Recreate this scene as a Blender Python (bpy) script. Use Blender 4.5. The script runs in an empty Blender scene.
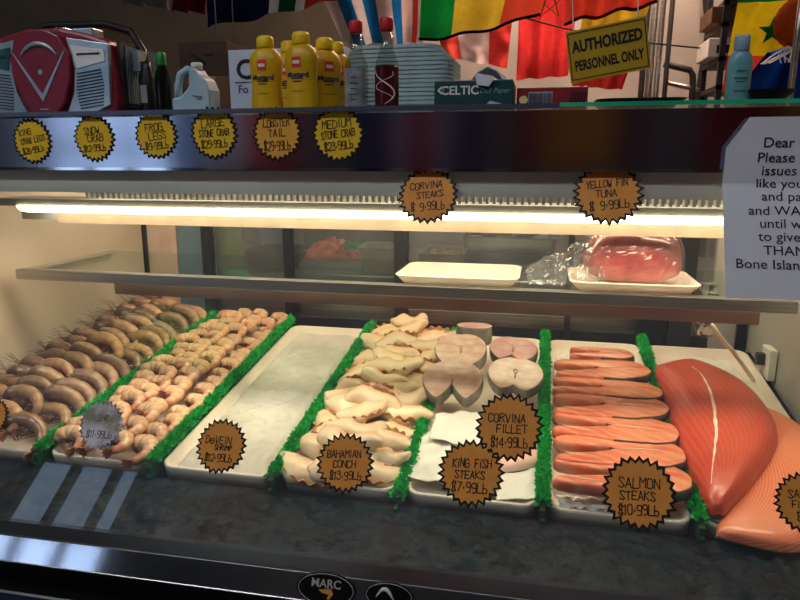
import bpy, math, random
from mathutils import Vector, Matrix, noise
random.seed(7)
C = bpy.context.scene.collection
sc = bpy.context.scene
R_ = math.radians
# ------------------------------------------------------------------ camera
CAMZ, YAW, PIT, FPX = 1.35, R_(12.3), R_(12.2), 650.0
FW = Vector((-math.sin(YAW)*math.cos(PIT), math.cos(YAW)*math.cos(PIT), -math.sin(PIT)))
RT = Vector((math.cos(YAW), math.sin(YAW), 0)); UP = RT.cross(FW)
CP = Vector((0, 0, CAMZ))
def ray(px, py): return FW + RT*((px-400)/FPX) - UP*((py-300)/FPX)
def at(px, py, Y):
    d = ray(px, py); return CP + d*(Y/d.y)
def hit(px, py, p0, n):
    d = ray(px, py); return CP + d*((Vector(p0)-CP).dot(n)/d.dot(n))
BED_N = Vector((0, -0.142, 1)).normalized()
BED_Y = Vector((0, 1, 0.142)).normalized()
def bedz(y): return .886 + .142*(y-.8)
def bed(px, py, h=0): return hit(px, py, (0, .8, .886+h), BED_N)
GL0 = Vector((0, .61, .895)); GL1 = Vector((0, .832, 1.318))
GD = (GL1-GL0).normalized(); GN = Vector((0, -GD.z, GD.y))       # outward normal of the sloping glass
def glass(px, py, off=0): return hit(px, py, GL0+GN*off, GN)
# ------------------------------------------------------------------ mesh builder
class MB:
    def __init__(s): s.v=[]; s.f=[]; s.m=[]; s.uv=[]
    def face(s, idx, m=0, uv=None): s.f.append(idx); s.m.append(m); s.uv.append(uv)
    def box(s, c, d, m=0, rot=None):
        b=len(s.v); c=Vector(c)
        for x in (-.5,.5):
            for y in (-.5,.5):
                for z in (-.5,.5):
                    p=Vector((x*d[0],y*d[1],z*d[2]))
                    if rot is not None: p=rot@p
                    s.v.append(c+p)
        for q in ((0,1,3,2),(4,6,7,5),(0,4,5,1),(2,3,7,6),(0,2,6,4),(1,5,7,3)): s.face([b+i for i in q], m)
        return s
    def bar(s, a, b, w, h, m=0):
        a=Vector(a); b=Vector(b); d=b-a; q=d.to_track_quat('Y','Z').to_matrix()
        return s.box((a+b)/2, (w, d.length, h), m, q)
    def lathe(s, prof, n=24, o=(0,0,0), m=0, sx=1, sy=1, mf=None):
        b=len(s.v); o=Vector(o)
        for r,z in prof:
            for k in range(n):
                a=2*math.pi*k/n; s.v.append(o+Vector((r*math.cos(a)*sx, r*math.sin(a)*sy, z)))
        for i in range(len(prof)-1):
            for k in range(n):
                k2=(k+1)%n
                s.face([b+i*n+k,b+i*n+k2,b+(i+1)*n+k2,b+(i+1)*n+k], mf(i) if mf else m)
        s.face([b+k for k in range(n)][::-1], mf(0) if mf else m)
        s.face([b+(len(prof)-1)*n+k for k in range(n)], mf(len(prof)-2) if mf else m)
        return s
    def tube(s, pts, r, n=8, m=0, flat=1.0, uv=True):
        pts=[Vector(p) for p in pts]; b=len(s.v); N=len(pts)
        rr=r if isinstance(r,(list,tuple)) else [r]*N
        prev=None
        for i,p in enumerate(pts):
            t=(pts[min(i+1,N-1)]-pts[max(i-1,0)]).normalized()
            if prev is None:
                u=Vector((0,1,0)) if abs(t.y)<.9 else Vector((1,0,0))
            else: u=prev
            u=(u-t*u.dot(t)).normalized(); prev=u; w=t.cross(u)
            for k in range(n):
                a=2*math.pi*k/n; s.v.append(p+u*math.cos(a)*rr[i]*flat+w*math.sin(a)*rr[i])
        for i in range(N-1):
            for k in range(n):
                k2=(k+1)%n
                u0,u1=i/(N-1),(i+1)/(N-1); v0,v1=k/n,(k+1)/n
                s.face([b+i*n+k,b+i*n+k2,b+(i+1)*n+k2,b+(i+1)*n+k], m, [(u0,v0),(u0,v1),(u1,v1),(u1,v0)])
        s.face([b+k for k in range(n)][::-1], m); s.face([b+(N-1)*n+k for k in range(n)], m)
        return s
    def grid(s, fn, nu, nv, m=0, mf=None):
        b=len(s.v)
        for j in range(nv+1):
            for i in range(nu+1): s.v.append(Vector(fn(i/nu, j/nv)))
        for j in range(nv):
            for i in range(nu):
                a=b+j*(nu+1)+i
                s.face([a,a+1,a+nu+2,a+nu+1], mf((i+.5)/nu,(j+.5)/nv) if mf else m, [(i/nu,j/nv),((i+1)/nu,j/nv),((i+1)/nu,(j+1)/nv),(i/nu,(j+1)/nv)])
        return s
    def prism(s, pts, a, b_, m=0, ms=None, fr=lambda x,y,z: Vector((x,y,z))):
        # pts 2D outline in local XZ, extruded from y=a to y=b_
        b=len(s.v); n=len(pts)
        for y in (a,b_):
            for p in pts: s.v.append(fr(p[0], y, p[1]))
        s.face([b+i for i in range(n)], m); s.face([b+n+i for i in range(n)][::-1], m)
        for i in range(n):
            j=(i+1)%n; s.face([b+i,b+n+i,b+n+j,b+j], m if ms is None else ms)
        return s
    def build(s, name, mats, parent=None, smooth=False, bevel=0, sub=0, solid=0):
        me=bpy.data.meshes.new(name); me.from_pydata([tuple(v) for v in s.v], [], s.f)
        if not isinstance(mats,(list,tuple)): mats=[mats]
        for m in mats: me.materials.append(m)
        me.polygons.foreach_set('material_index', s.m)
        if any(u for u in s.uv):
            l=me.uv_layers.new(name='UVMap'); k=0
            for f,u in zip(s.f,s.uv):
                for q in range(len(f)):
                    if u: l.data[k].uv=u[q]
                    k+=1
        if smooth: me.polygons.foreach_set('use_smooth',[True]*len(s.f))
        o=bpy.data.objects.new(name, me); C.objects.link(o)
        if parent: o.parent=parent
        if solid: q=o.modifiers.new('t','SOLIDIFY'); q.thickness=solid; q.offset=0
        if bevel: q=o.modifiers.new('b','BEVEL'); q.width=bevel; q.segments=2; q.limit_method='ANGLE'
        if sub: q=o.modifiers.new('s','SUBSURF'); q.levels=sub; q.render_levels=sub
        return o
def tag(o, label, cat, group=None, kind=None):
    o['label']=label; o['category']=cat
    if group: o['group']=group
    if kind: o['kind']=kind
    return o
def struct(o): o['kind']='structure'; return o
def empty(name, loc=(0,0,0), rot=None, label=None, cat=None, group=None):
    o=bpy.data.objects.new(name,None); C.objects.link(o); o.empty_display_size=.02
    M=Matrix.Translation(Vector(loc))
    if rot is not None: M=M@rot.to_4x4()
    o.matrix_world=M
    if label: tag(o,label,cat,group)
    return o
def copy_tree(o, parent=None):
    c=o.copy(); C.objects.link(c)
    if parent: c.parent=parent
    for ch in KIDS.get(o.name,()): copy_tree(ch,c)
    return c
KIDS={}
def RX(a): return Matrix.Rotation(R_(a),3,'X')
def RY(a): return Matrix.Rotation(R_(a),3,'Y')
def RZ(a): return Matrix.Rotation(R_(a),3,'Z')
def basis(xdir, nrm):
    x=Vector(xdir).normalized(); y=-Vector(nrm).normalized(); y=(y-x*y.dot(x)).normalized(); z=x.cross(y)
    return Matrix((x,y,z)).transposed()
# ------------------------------------------------------------------ materials
def lin(c): return tuple((x/12.92 if x<=.04045 else ((x+.055)/1.055)**2.4) for x in [v/255 for v in c])+(1,)
def mat(name, c1, c2=None, scale=20, rough=.5, metal=0, bump=0, bscale=None, trans=0, sss=0, coat=0, emit=None, estr=0, detail=4, ior=1.45, lo=.35, hi=.65, spec=.5, stretch=None):
    m=bpy.data.materials.new(name); m.use_nodes=True; nt=m.node_tree; N=nt.nodes; L=nt.links
    b=N['Principled BSDF']; tc=N.new('ShaderNodeTexCoord'); mp=N.new('ShaderNodeMapping'); L.new(tc.outputs['Object'],mp.inputs[0])
    if stretch: mp.inputs['Scale'].default_value=stretch
    nz=N.new('ShaderNodeTexNoise'); nz.inputs['Scale'].default_value=scale; nz.inputs['Detail'].default_value=detail; L.new(mp.outputs[0],nz.inputs['Vector'])
    rp=N.new('ShaderNodeValToRGB'); rp.color_ramp.elements[0].position=lo; rp.color_ramp.elements[1].position=hi
    rp.color_ramp.elements[0].color=lin(c1)
    rp.color_ramp.elements[1].color=lin(c2 or [min(255,int(x*1.08)+3) for x in c1])
    L.new(nz.outputs['Fac'],rp.inputs[0]); L.new(rp.outputs[0],b.inputs['Base Color'])
    b.inputs['Roughness'].default_value=rough; b.inputs['Metallic'].default_value=metal; b.inputs['IOR'].default_value=ior
    b.inputs['Specular IOR Level'].default_value=spec
    if trans: b.inputs['Transmission Weight'].default_value=trans
    if sss: b.inputs['Subsurface Weight'].default_value=sss; b.inputs['Subsurface Radius'].default_value=(1,.5,.35); b.inputs['Subsurface Scale'].default_value=.006
    if coat: b.inputs['Coat Weight'].default_value=coat; b.inputs['Coat Roughness'].default_value=.15
    if emit: b.inputs['Emission Color'].default_value=lin(emit); b.inputs['Emission Strength'].default_value=estr
    if bump:
        n2=N.new('ShaderNodeTexNoise'); n2.inputs['Scale'].default_value=bscale or scale; n2.inputs['Detail'].default_value=6; L.new(mp.outputs[0],n2.inputs['Vector'])
        bp=N.new('ShaderNodeBump'); bp.inputs['Strength'].default_value=bump; bp.inputs['Distance'].default_value=.01
        L.new(n2.outputs['Fac'],bp.inputs['Height']); L.new(bp.outputs[0],b.inputs['Normal'])
    m['rp']=rp.name
    return m
def addbands(m,scale,col,amt,ang=0,axis='X',dist=3):
    nt=m.node_tree; N=nt.nodes; L=nt.links; b=N['Principled BSDF']; src=b.inputs['Base Color'].links[0].from_socket
    tc=N.new('ShaderNodeTexCoord'); mp=N.new('ShaderNodeMapping'); mp.inputs['Rotation'].default_value[2]=R_(ang); L.new(tc.outputs['Object'],mp.inputs[0])
    wv=N.new('ShaderNodeTexWave'); wv.bands_direction=axis; wv.inputs['Scale'].default_value=scale; wv.inputs['Distortion'].default_value=dist; wv.inputs['Detail'].default_value=2; wv.inputs['Detail Scale'].default_value=1.2; L.new(mp.outputs[0],wv.inputs['Vector'])
    pw=N.new('ShaderNodeMath'); pw.operation='POWER'; pw.inputs[1].default_value=4; L.new(wv.outputs['Fac'],pw.inputs[0])
    ml=N.new('ShaderNodeMath'); ml.operation='MULTIPLY'; ml.inputs[1].default_value=amt; L.new(pw.outputs[0],ml.inputs[0])
    mx=N.new('ShaderNodeMixRGB'); mx.inputs[2].default_value=lin(col); L.new(ml.outputs[0],mx.inputs[0]); L.new(src,mx.inputs[1]); L.new(mx.outputs[0],b.inputs['Base Color'])
def clear(name, tint=(1,1,1), refl=1.0, rough=0.0, base=0.02, haze=0.0):
    m=bpy.data.materials.new(name); m.use_nodes=True; nt=m.node_tree; N=nt.nodes; L=nt.links; N.clear()
    o=N.new('ShaderNodeOutputMaterial'); t=N.new('ShaderNodeBsdfTransparent'); g=N.new('ShaderNodeBsdfGlossy'); mx=N.new('ShaderNodeMixShader')
    t.inputs[0].default_value=(*tint,1); g.inputs['Roughness'].default_value=rough
    lw=N.new('ShaderNodeLayerWeight'); lw.inputs[0].default_value=.35
    ma=N.new('ShaderNodeMath'); ma.operation='MULTIPLY_ADD'; ma.inputs[1].default_value=.5*refl; ma.inputs[2].default_value=base
    pw=N.new('ShaderNodeMath'); pw.operation='POWER'; pw.inputs[1].default_value=3
    L.new(lw.outputs['Facing'],pw.inputs[0]); L.new(pw.outputs[0],ma.inputs[0]); L.new(ma.outputs[0],mx.inputs[0])
    L.new(t.outputs[0],mx.inputs[1]); L.new(g.outputs[0],mx.inputs[2]); last=mx
    if haze:
        d=N.new('ShaderNodeBsdfDiffuse'); d.inputs[0].default_value=(.8,.85,.9,1)
        nz=N.new('ShaderNodeTexNoise'); nz.inputs['Scale'].default_value=9; tc=N.new('ShaderNodeTexCoord'); L.new(tc.outputs['Object'],nz.inputs['Vector'])
        mm=N.new('ShaderNodeMath'); mm.operation='MULTIPLY'; mm.inputs[1].default_value=haze; L.new(nz.outputs['Fac'],mm.inputs[0])
        m2=N.new('ShaderNodeMixShader'); L.new(mm.outputs[0],m2.inputs[0]); L.new(mx.outputs[0],m2.inputs[1]); L.new(d.outputs[0],m2.inputs[2]); last=m2
    L.new(last.outputs[0],o.inputs[0]); return m
def cloth(name, c, tr=.5):
    m=bpy.data.materials.new(name); m.use_nodes=True; nt=m.node_tree; N=nt.nodes; L=nt.links; N.clear()
    o=N.new('ShaderNodeOutputMaterial'); d=N.new('ShaderNodeBsdfDiffuse'); t=N.new('ShaderNodeBsdfTranslucent'); mx=N.new('ShaderNodeMixShader'); mx.inputs[0].default_value=tr
    tc=N.new('ShaderNodeTexCoord'); w=N.new('ShaderNodeTexNoise'); w.inputs['Scale'].default_value=60; L.new(tc.outputs['Object'],w.inputs['Vector'])
    mc=N.new('ShaderNodeMixRGB'); mc.inputs[1].default_value=lin(c); mc.inputs[2].default_value=lin([x*.85 for x in c]); L.new(w.outputs['Fac'],mc.inputs[0])
    L.new(mc.outputs[0],d.inputs[0]); L.new(mc.outputs[0],t.inputs[0]); L.new(d.outputs[0],mx.inputs[1]); L.new(t.outputs[0],mx.inputs[2]); L.new(mx.outputs[0],o.inputs[0]); return m
def uvmat(name, stops, axis='X', rough=.4, nscale=30, nmix=.1, bands=0, bandcol=(255,230,200), bandamt=.3, angle=0, sss=.15, bump=.25, coat=.3, distort=2.0, vary=None):
    """colour along the piece (its UV), with wavy flesh bands"""
    m=bpy.data.materials.new(name); m.use_nodes=True; nt=m.node_tree; N=nt.nodes; L=nt.links; b=N['Principled BSDF']
    tc=N.new('ShaderNodeTexCoord'); sx=N.new('ShaderNodeSeparateXYZ'); L.new(tc.outputs['UV'],sx.inputs[0])
    nz=N.new('ShaderNodeTexNoise'); nz.inputs['Scale'].default_value=nscale; nz.inputs['Detail'].default_value=4; L.new(tc.outputs['Object'],nz.inputs['Vector'])
    ad=N.new('ShaderNodeMath'); ad.operation='MULTIPLY_ADD'; L.new(nz.outputs['Fac'],ad.inputs[0]); ad.inputs[1].default_value=nmix
    sb=N.new('ShaderNodeMath'); sb.operation='SUBTRACT'; L.new(sx.outputs[axis],sb.inputs[0]); sb.inputs[1].default_value=nmix/2; L.new(sb.outputs[0],ad.inputs[2])
    rp=N.new('ShaderNodeValToRGB'); cr=rp.color_ramp
    cr.elements[0].position=stops[0][0]; cr.elements[0].color=lin(stops[0][1]); cr.elements[1].position=stops[-1][0]; cr.elements[1].color=lin(stops[-1][1])
    for p,c in stops[1:-1]: e=cr.elements.new(p); e.color=lin(c)
    L.new(ad.outputs[0],rp.inputs[0]); col=rp.outputs[0]
    if bands:
        mp=N.new('ShaderNodeMapping'); mp.inputs['Rotation'].default_value[2]=R_(angle); L.new(tc.outputs['UV'],mp.inputs[0])
        wv=N.new('ShaderNodeTexWave'); wv.inputs['Scale'].default_value=bands; wv.inputs['Distortion'].default_value=distort; wv.inputs['Detail'].default_value=2; wv.inputs['Detail Scale'].default_value=1.5
        L.new(mp.outputs[0],wv.inputs['Vector'])
        pw=N.new('ShaderNodeMath'); pw.operation='POWER'; pw.inputs[1].default_value=3; L.new(wv.outputs['Fac'],pw.inputs[0])
        ml=N.new('ShaderNodeMath'); ml.operation='MULTIPLY'; ml.inputs[1].default_value=bandamt; L.new(pw.outputs[0],ml.inputs[0])
        mx=N.new('ShaderNodeMixRGB'); L.new(ml.outputs[0],mx.inputs[0]); L.new(col,mx.inputs[1]); mx.inputs[2].default_value=lin(bandcol); col=mx.outputs[0]
    if vary:
        oi=N.new('ShaderNodeObjectInfo'); vr=N.new('ShaderNodeMapRange'); vr.inputs['To Min'].default_value=vary[0]; vr.inputs['To Max'].default_value=vary[1]; L.new(oi.outputs['Random'],vr.inputs['Value'])
        hs=N.new('ShaderNodeHueSaturation'); L.new(vr.outputs[0],hs.inputs['Value']); L.new(col,hs.inputs['Color']); col=hs.outputs[0]
    L.new(col,b.inputs['Base Color']); b.inputs['Roughness'].default_value=rough
    b.inputs['Subsurface Weight'].default_value=sss; b.inputs['Subsurface Radius'].default_value=(1,.5,.3); b.inputs['Subsurface Scale'].default_value=.006
    b.inputs['Coat Weight'].default_value=coat; b.inputs['Coat Roughness'].default_value=.2
    if bump:
        bp=N.new('ShaderNodeBump'); bp.inputs['Strength'].default_value=bump; bp.inputs['Distance'].default_value=.004; L.new(nz.outputs['Fac'],bp.inputs['Height']); L.new(bp.outputs[0],b.inputs['Normal'])
    return m
M_wallb=mat('wall_paint_olive',(106,100,82),(118,110,92),scale=3,rough=.9,bump=.1,bscale=60)
M_wallr=mat('wall_paint_pale',(178,170,158),(196,188,176),scale=4,rough=.85,bump=.1,bscale=60)
M_wallf=mat('wall_paint_front',(120,125,130),(135,140,146),scale=3,rough=.9)
M_floor=mat('floor_tile',(90,86,80),(110,104,96),scale=6,rough=.4)
M_ceil=mat('ceiling_paint',(150,150,148),(165,165,162),scale=4,rough=.9)
M_cream=mat('case_liner_cream',(198,178,158),(214,196,178),scale=5,rough=.45,bump=.08,bscale=8)
M_greyliner=mat('case_liner_grey',(176,172,166),(196,192,186),scale=5,rough=.45,bump=.08,bscale=8)
M_chrome=mat('polished_chrome',(196,200,206),(214,218,224),scale=4,rough=.07,metal=1,bump=.03,bscale=5)
M_headc=mat('mirror_steel_header',(170,176,190),(190,196,208),scale=3,rough=.13,metal=1,bump=.05,bscale=3,stretch=(1,1,.2))
M_brush=mat('brushed_steel',(170,168,164),(190,188,184),scale=30,rough=.32,metal=1,stretch=(.05,1,6))
M_greymetal=mat('satin_grey_panel',(126,124,118),(140,138,132),scale=6,rough=.35)
M_black=mat('black_paint',(18,18,20),(26,26,28),scale=20,rough=.4)
M_dark=mat('dark_grey_plastic',(36,36,40),(48,48,52),scale=20,rough=.5)
M_foam=mat('cream_foam_plastic',(230,214,198),(240,226,212),scale=14,rough=.5)
M_foamg=mat('pale_green_foam',(158,186,184),(176,200,198),scale=30,rough=.6,sss=.1)
M_white=mat('white_plastic',(225,222,214),(236,233,226),scale=20,rough=.45)
M_paper=mat('white_paper',(214,216,222),(226,228,232),scale=6,rough=.8,bump=.15,bscale=9)
M_wax=mat('waxed_white_paper',(226,222,212),(238,235,226),scale=10,rough=.5,bump=.25,bscale=16)
M_ink=mat('black_marker_ink',(16,12,14),rough=.6)
M_inkg=mat('worn_marker_ink',(70,66,66),rough=.6)
M_yel=mat('yellow_card',(242,196,38),(248,204,48),scale=40,rough=.65)
M_org=mat('orange_card',(240,172,60),(246,182,70),scale=40,rough=.65)
M_ochre=mat('amber_card',(226,148,58),(236,160,66),scale=40,rough=.65)
M_faded=mat('sun_faded_card',(150,140,112),(222,220,224),scale=22,rough=.6,lo=.42,hi=.6)
M_green=mat('green_plastic_parsley',(8,166,62),(46,212,100),scale=90,rough=.5,spec=.3)
M_greend=mat('dark_green_strip',(4,70,30),rough=.5)
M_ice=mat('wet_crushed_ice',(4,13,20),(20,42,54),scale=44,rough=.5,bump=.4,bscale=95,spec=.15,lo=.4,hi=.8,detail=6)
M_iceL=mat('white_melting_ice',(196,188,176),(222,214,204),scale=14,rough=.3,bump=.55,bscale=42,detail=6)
M_lamp=mat('lit_tube_diffuser',(255,244,225),rough=.5,emit=(255,232,196),estr=15)
M_lampwin=mat('daylight_pane',(220,235,255),rough=.5,emit=(190,215,255),estr=1.6)
M_gl=clear('front_glass_sheet',(.93,.97,.96),refl=1,base=.045,haze=.05)
M_gl2=clear('shelf_glass',(.9,.96,.94),refl=1,base=.05)
M_gl3=clear('rear_door_glass',(.84,.86,.86),refl=1,base=.06,haze=.11)  # diffuse haze mixed in, standing for hazy reflections on the rear panes
M_film=clear('clear_plastic_film',(.93,.93,.93),refl=1.2,base=.07,rough=.12,haze=.14)
M_edge=mat('green_glass_edge',(30,150,110),(40,180,130),scale=12,rough=.2,emit=(20,140,95),estr=.0)
# ------------------------------------------------------------------ lettering
GLY={'A':"00 26 40;12 32",'B':"00 06 36 45 33 03;33 42 41 30 00",'C':"45 36 16 05 01 10 30 41",'D':"00 06 26 44 42 20 00",'E':"40 00 06 46;03 33",'F':"00 06 46;03 33",
'G':"45 36 16 05 01 10 30 41 43 23",'H':"00 06;40 46;03 43",'I':"10 16",'K':"00 06;46 03 40",'L':"06 00 40",'M':"00 06 23 46 40",'N':"00 06 40 46",'O':"16 36 45 41 30 10 01 05 16",
'P':"00 06 36 45 34 03",'R':"00 06 36 45 34 03;23 40",'S':"45 36 16 05 14 32 41 30 10 01",'T':"06 46;26 20",'U':"06 01 10 30 41 46",'V':"06 20 46",'W':"06 10 23 30 46",'Y':"06 23 46;23 20",
'b':"06 00 30 42 33 03",'e':"02 42 43 34 14 03 01 10 30 41",'i':"10 14;15 16",'n':"00 04;03 14 34 43 40",'s':"34 14 03 41 30 00",'h':"00 06;03 34 43 40",
'0':"16 36 45 41 30 10 01 05 16",'1':"05 16 10",'2':"05 16 36 45 43 00 40",'3':"05 16 36 45 34 14;34 42 41 30 10 01",'4':"30 36 02 42",'5':"46 06 04 34 42 30 00",'7':"06 46 10",'6':"35 16 03 01 10 30 41 42 33 13 02",'9':"43 13 04 05 16 36 45 41 30 10",
'8':"13 04 05 16 36 45 44 33 13 02 01 10 30 41 42 33",'$':"45 36 16 05 14 32 41 30 10 01;17 10;37 30",'.':"12 13"}
def strokes(mb, s, cx, cz, h, w, y, slope=0, track=5.2, m=0, jit=.18, fitw=None):
    k=h/6*.9; kx=k*.82
    L_=sum(.6 if ch in '.I1i' else 1 for ch in s)*track-1.2; mw=fitw(cz) if fitw else 9
    kx=min(kx,mw/L_); W=L_*kx; x=cx-W/2
    for i,ch in enumerate(s):
        if ch!=' ':
            dz=random.uniform(-.4,.4)*k; hs=1
            for pl in GLY[ch].split(';'):
                P=[(x+(float(p[0])+random.uniform(-jit,jit))*kx, cz-h/2+(float(p[1])*hs+random.uniform(-jit,jit))*k+dz+slope*(x-cx)) for p in pl.split()]
                for a,b in zip(P,P[1:]):
                    dx,dz2=b[0]-a[0],b[1]-a[1]; l=math.hypot(dx,dz2) or 1e-6; nx,nz=-dz2/l*w/2,dx/l*w/2; ex,ez=dx/l*w/2,dz2/l*w/2
                    q=len(mb.v)
                    for X,Z in ((a[0]-ex+nx,a[1]-ez+nz),(a[0]-ex-nx,a[1]-ez-nz),(b[0]+ex-nx,b[1]+ez-nz),(b[0]+ex+nx,b[1]+ez+nz)): mb.v.append(Vector((X,y,Z)))
                    mb.face([q,q+1,q+2,q+3],m)
        x+=track*kx*(.6 if ch in '.I1i' else 1)
def text(name, s, size, m, parent, loc, rot=None, bold=0, depth=.0002, align='CENTER', ital=0, sx=1, label=None):
    cu=bpy.data.curves.new(name,'FONT'); cu.body=s; cu.size=size; cu.align_x=align; cu.align_y='CENTER'; cu.extrude=depth; cu.offset=bold; cu.shear=ital; cu.resolution_u=3
    t=bpy.data.objects.new(name+'_c',cu); C.objects.link(t)
    me=bpy.data.meshes.new_from_object(t.evaluated_get(bpy.context.evaluated_depsgraph_get())); bpy.data.objects.remove(t)
    me.materials.clear(); me.materials.append(m)
    o=bpy.data.objects.new(name,me); C.objects.link(o); o.parent=parent
    Mx=Matrix.Translation(Vector(loc))@(rot if rot is not None else Matrix.Identity(3)).to_4x4()@Matrix.Rotation(math.pi/2,4,'X')@Matrix.Scale(sx,4,(1,0,0))
    me.transform(Mx)
    if label: o['label']=label
    return o
# ------------------------------------------------------------------ room shell
ROOMZ=3.0; YB=3.3; YF=-3.2; XL=-4.4; XR=2.6
struct(MB().box((-.9,0,-.025),(7.2,6.8,.05)).build('floor',M_floor))
struct(MB().box((-.9,0,ROOMZ+.05),(7.2,6.8,.1)).build('ceiling',M_ceil))
w=MB(); x0=at(395,60,YB).x
w.box(((XL+x0)/2,YB+.05,ROOMZ/2),(x0-XL,.1,ROOMZ))
w2=MB().box(((XR+x0)/2,YB+.05,ROOMZ/2),(XR-x0,.1,ROOMZ))
struct(w.build('wall_back',M_wallb)); struct(w2.build('wall_back_right',M_wallr))
struct(MB().box((XL-.05,0,ROOMZ/2),(.1,6.8,ROOMZ)).build('wall_left',M_wallb))
struct(MB().box((XR+.05,0,ROOMZ/2),(.1,6.8,ROOMZ)).build('wall_right',M_wallr))
wf=MB()
WX0,WX1,WZ0,WZ1=-4.1,-2.95,.7,2.85
for a,b,c,d in ((XL,WX0,0,ROOMZ),(WX1,XR,0,ROOMZ),(WX0,WX1,0,WZ0),(WX0,WX1,WZ1,ROOMZ)):
    wf.box(((a+b)/2,YF-.05,(c+d)/2),(b-a,.1,d-c))
struct(wf.build('wall_front',M_wallf))
win=struct(MB().box(((WX0+WX1)/2,YF-.06,(WZ0+WZ1)/2),(WX1-WX0,.02,WZ1-WZ0)).build('window_1',M_lampwin))
fr=MB()
for i in range(4):
    x=WX0+(WX1-WX0)*i/3; fr.box((x,YF-.01,(WZ0+WZ1)/2),(.06,.07,WZ1-WZ0))
for z in (WZ0,WZ0+.75,WZ1): fr.box(((WX0+WX1)/2,YF-.01,z),(WX1-WX0,.07,.06))
fr.build('window_frame',M_black,win)
# ------------------------------------------------------------------ display case
XA,XB=-.985,.44           # inner side faces
case=empty('display_case',((XA+XB)/2,.95,0),label='long refrigerated seafood display case with sloping glass, chrome header and lit inside',cat='display case')
def cp(mb,name,m,**k):
    o=mb.build(name,m,None,**k); par=k.get('par')
    o.parent=case; o.matrix_parent_inverse=case.matrix_world.inverted(); return o
def sub(o,par):
    o.parent=par; o.matrix_parent_inverse=par.matrix_world.inverted() if par.parent is None else (case.matrix_world@par.matrix_parent_inverse).inverted(); return o
bpy.context.view_layer.update()
def cpart(mb,name,m,par=None,**k):
    """geometry in world coordinates, made local to the case"""
    off=case.location
    for v in mb.v: v-=off
    return mb.build(name,m,par or case,**k) if par is None else mb.build(name,m,par,**k)
YBK=1.47; ZTOP=1.416
prof=[(.585,.2),(.585,.86),(.60,.90),(.835,1.325),(.835,ZTOP-.006),(YBK+.06,ZTOP-.006),(YBK+.06,.2)]
for x,m in ((XA-.02,M_cream),(XB+.02,M_greyliner)):
    b=MB(); n=len(prof); q=len(b.v)
    for dx in (-.02,.02):
        for p in prof: b.v.append(Vector((x+dx,p[0],p[1])))
    b.face(list(range(n))[::-1]); b.face([n+i for i in range(n)])
    for i in range(n): j=(i+1)%n; b.face([i,n+i,n+j,j][::-1])
    cpart(b,'side_panel',m)
XC=(XA+XB)/2; XW=XB-XA
# sloping front glass (its foot follows the photographed trim)
gA=glass(0,520); gB=glass(640,596)
sl=(gB-gA); kk=lambda x:(x-gA.x)/(gB.x-gA.x)
def foot(x): return gA+sl*kk(x)
b=MB(); fA,fB=foot(XA),foot(XB); tA=Vector((XA,GL1.y,GL1.z)); tB=Vector((XB,GL1.y,GL1.z))
pts=[fA,fB,tB,tA]; q=[p-GN*.003 for p in pts]
b.v+= [Vector(p) for p in pts+q]; b.face([0,1,2,3]); b.face([7,6,5,4])
for i in range(4): j=(i+1)%4; b.face([j,i,4+i,4+j])
cpart(b,'front_glass',M_gl)
# header
YH=.833
cpart(MB().box((XC,YH+.012,(1.336+ZTOP-.008)/2),(XW+.08,.02,ZTOP-.008-1.336)),'header_panel',M_headc)
cpart(MB().box((XC,YH+.002,1.337),(XW+.08,.012,.004)),'header_bead',M_chrome)
cpart(MB().box((XC,YH+.012,1.319),(XW,.012,.032)),'header_rail',mat('pale_header_rail',(206,202,192),(218,214,204),scale=6,rough=.4))
cpart(MB().box((XC,(YH+YBK+.06)/2,ZTOP-.004),(XW+.08,YBK+.06-YH,.008)),'top_ledge',M_gl2)
e0=at(560,101,YH-.003).x
cpart(MB().box(((e0+XB+.04)/2,YH-.001,ZTOP-.002),(XB+.04-e0,.006,.0045)),'ledge_edge',mat('green_glass_rim',(20,170,120),(50,220,160),scale=8,rough=.15,spec=.8),)
cpart(MB().box(((e0+XA-.04)/2,YH-.001,ZTOP-.003),(e0-XA+.04,.008,.006)),'ledge_trim',mat('dull_blue_steel',(88,92,108),(104,108,122),scale=6,rough=.35,metal=.4))
# ceiling of the case + vent teeth + lamp
cpart(MB().box((XC,1.17,ZTOP-.016),(XW,.66,.012)),'case_top',M_greymetal)
YLm=.94
pl0=at(18,204,YLm)
cpart(MB().box((XC,.895,1.308),(XW-.02,.05,.004)).box((XC,.92,1.335),(XW-.02,.004,.05)),'vent_channel',M_greymetal)
b=MB(); x=pl0.x+.16
while x<XB-.03:
    b.box((x,.915,1.2965),(.0042,.018,.013)); x+=.0095
v=cpart(b,'vent_fins',M_white); v['kind']='stuff'
zl=at(545,216,YLm).z
lamp=cpart(MB().box((XC+.01,YLm+.03,zl+.008),(XB-pl0.x-.02,.075,.012)).box((XC,YLm+.066,zl-.01),(XB-pl0.x-.02,.008,.034)),'lamp_housing',M_greymetal)
b=MB(); L0,L1=pl0.x+.005,XB-.02
def lf(u,v):
    a=math.pi*(v*1.0); return (L0+(L1-L0)*u, YLm+.02-.030*math.cos(a)*1.0, zl+.004-.013*math.sin(a)-.001)
b.grid(lf,30,10); cpart(b,'lamp_diffuser',M_lamp,smooth=True)
cpart(MB().box((XC,1.22,ZTOP-.030),(XW-.12,.05,.014)),'added_fill_strip',mat('fill_strip_glow',(255,244,225),emit=(255,232,196),estr=20))  # added glowing strip, out of view, evens the light inside the case
zb=at(545,226,YLm+.01).z
cpart(MB().box(((L0+L1)/2+.005,YLm+.062,zb-.006),(L1-L0-.03,.006,.022)),'lamp_bracket_rail',mat('beige_lamp_rail',(128,112,94),(146,128,108),scale=20,rough=.6))
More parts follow.
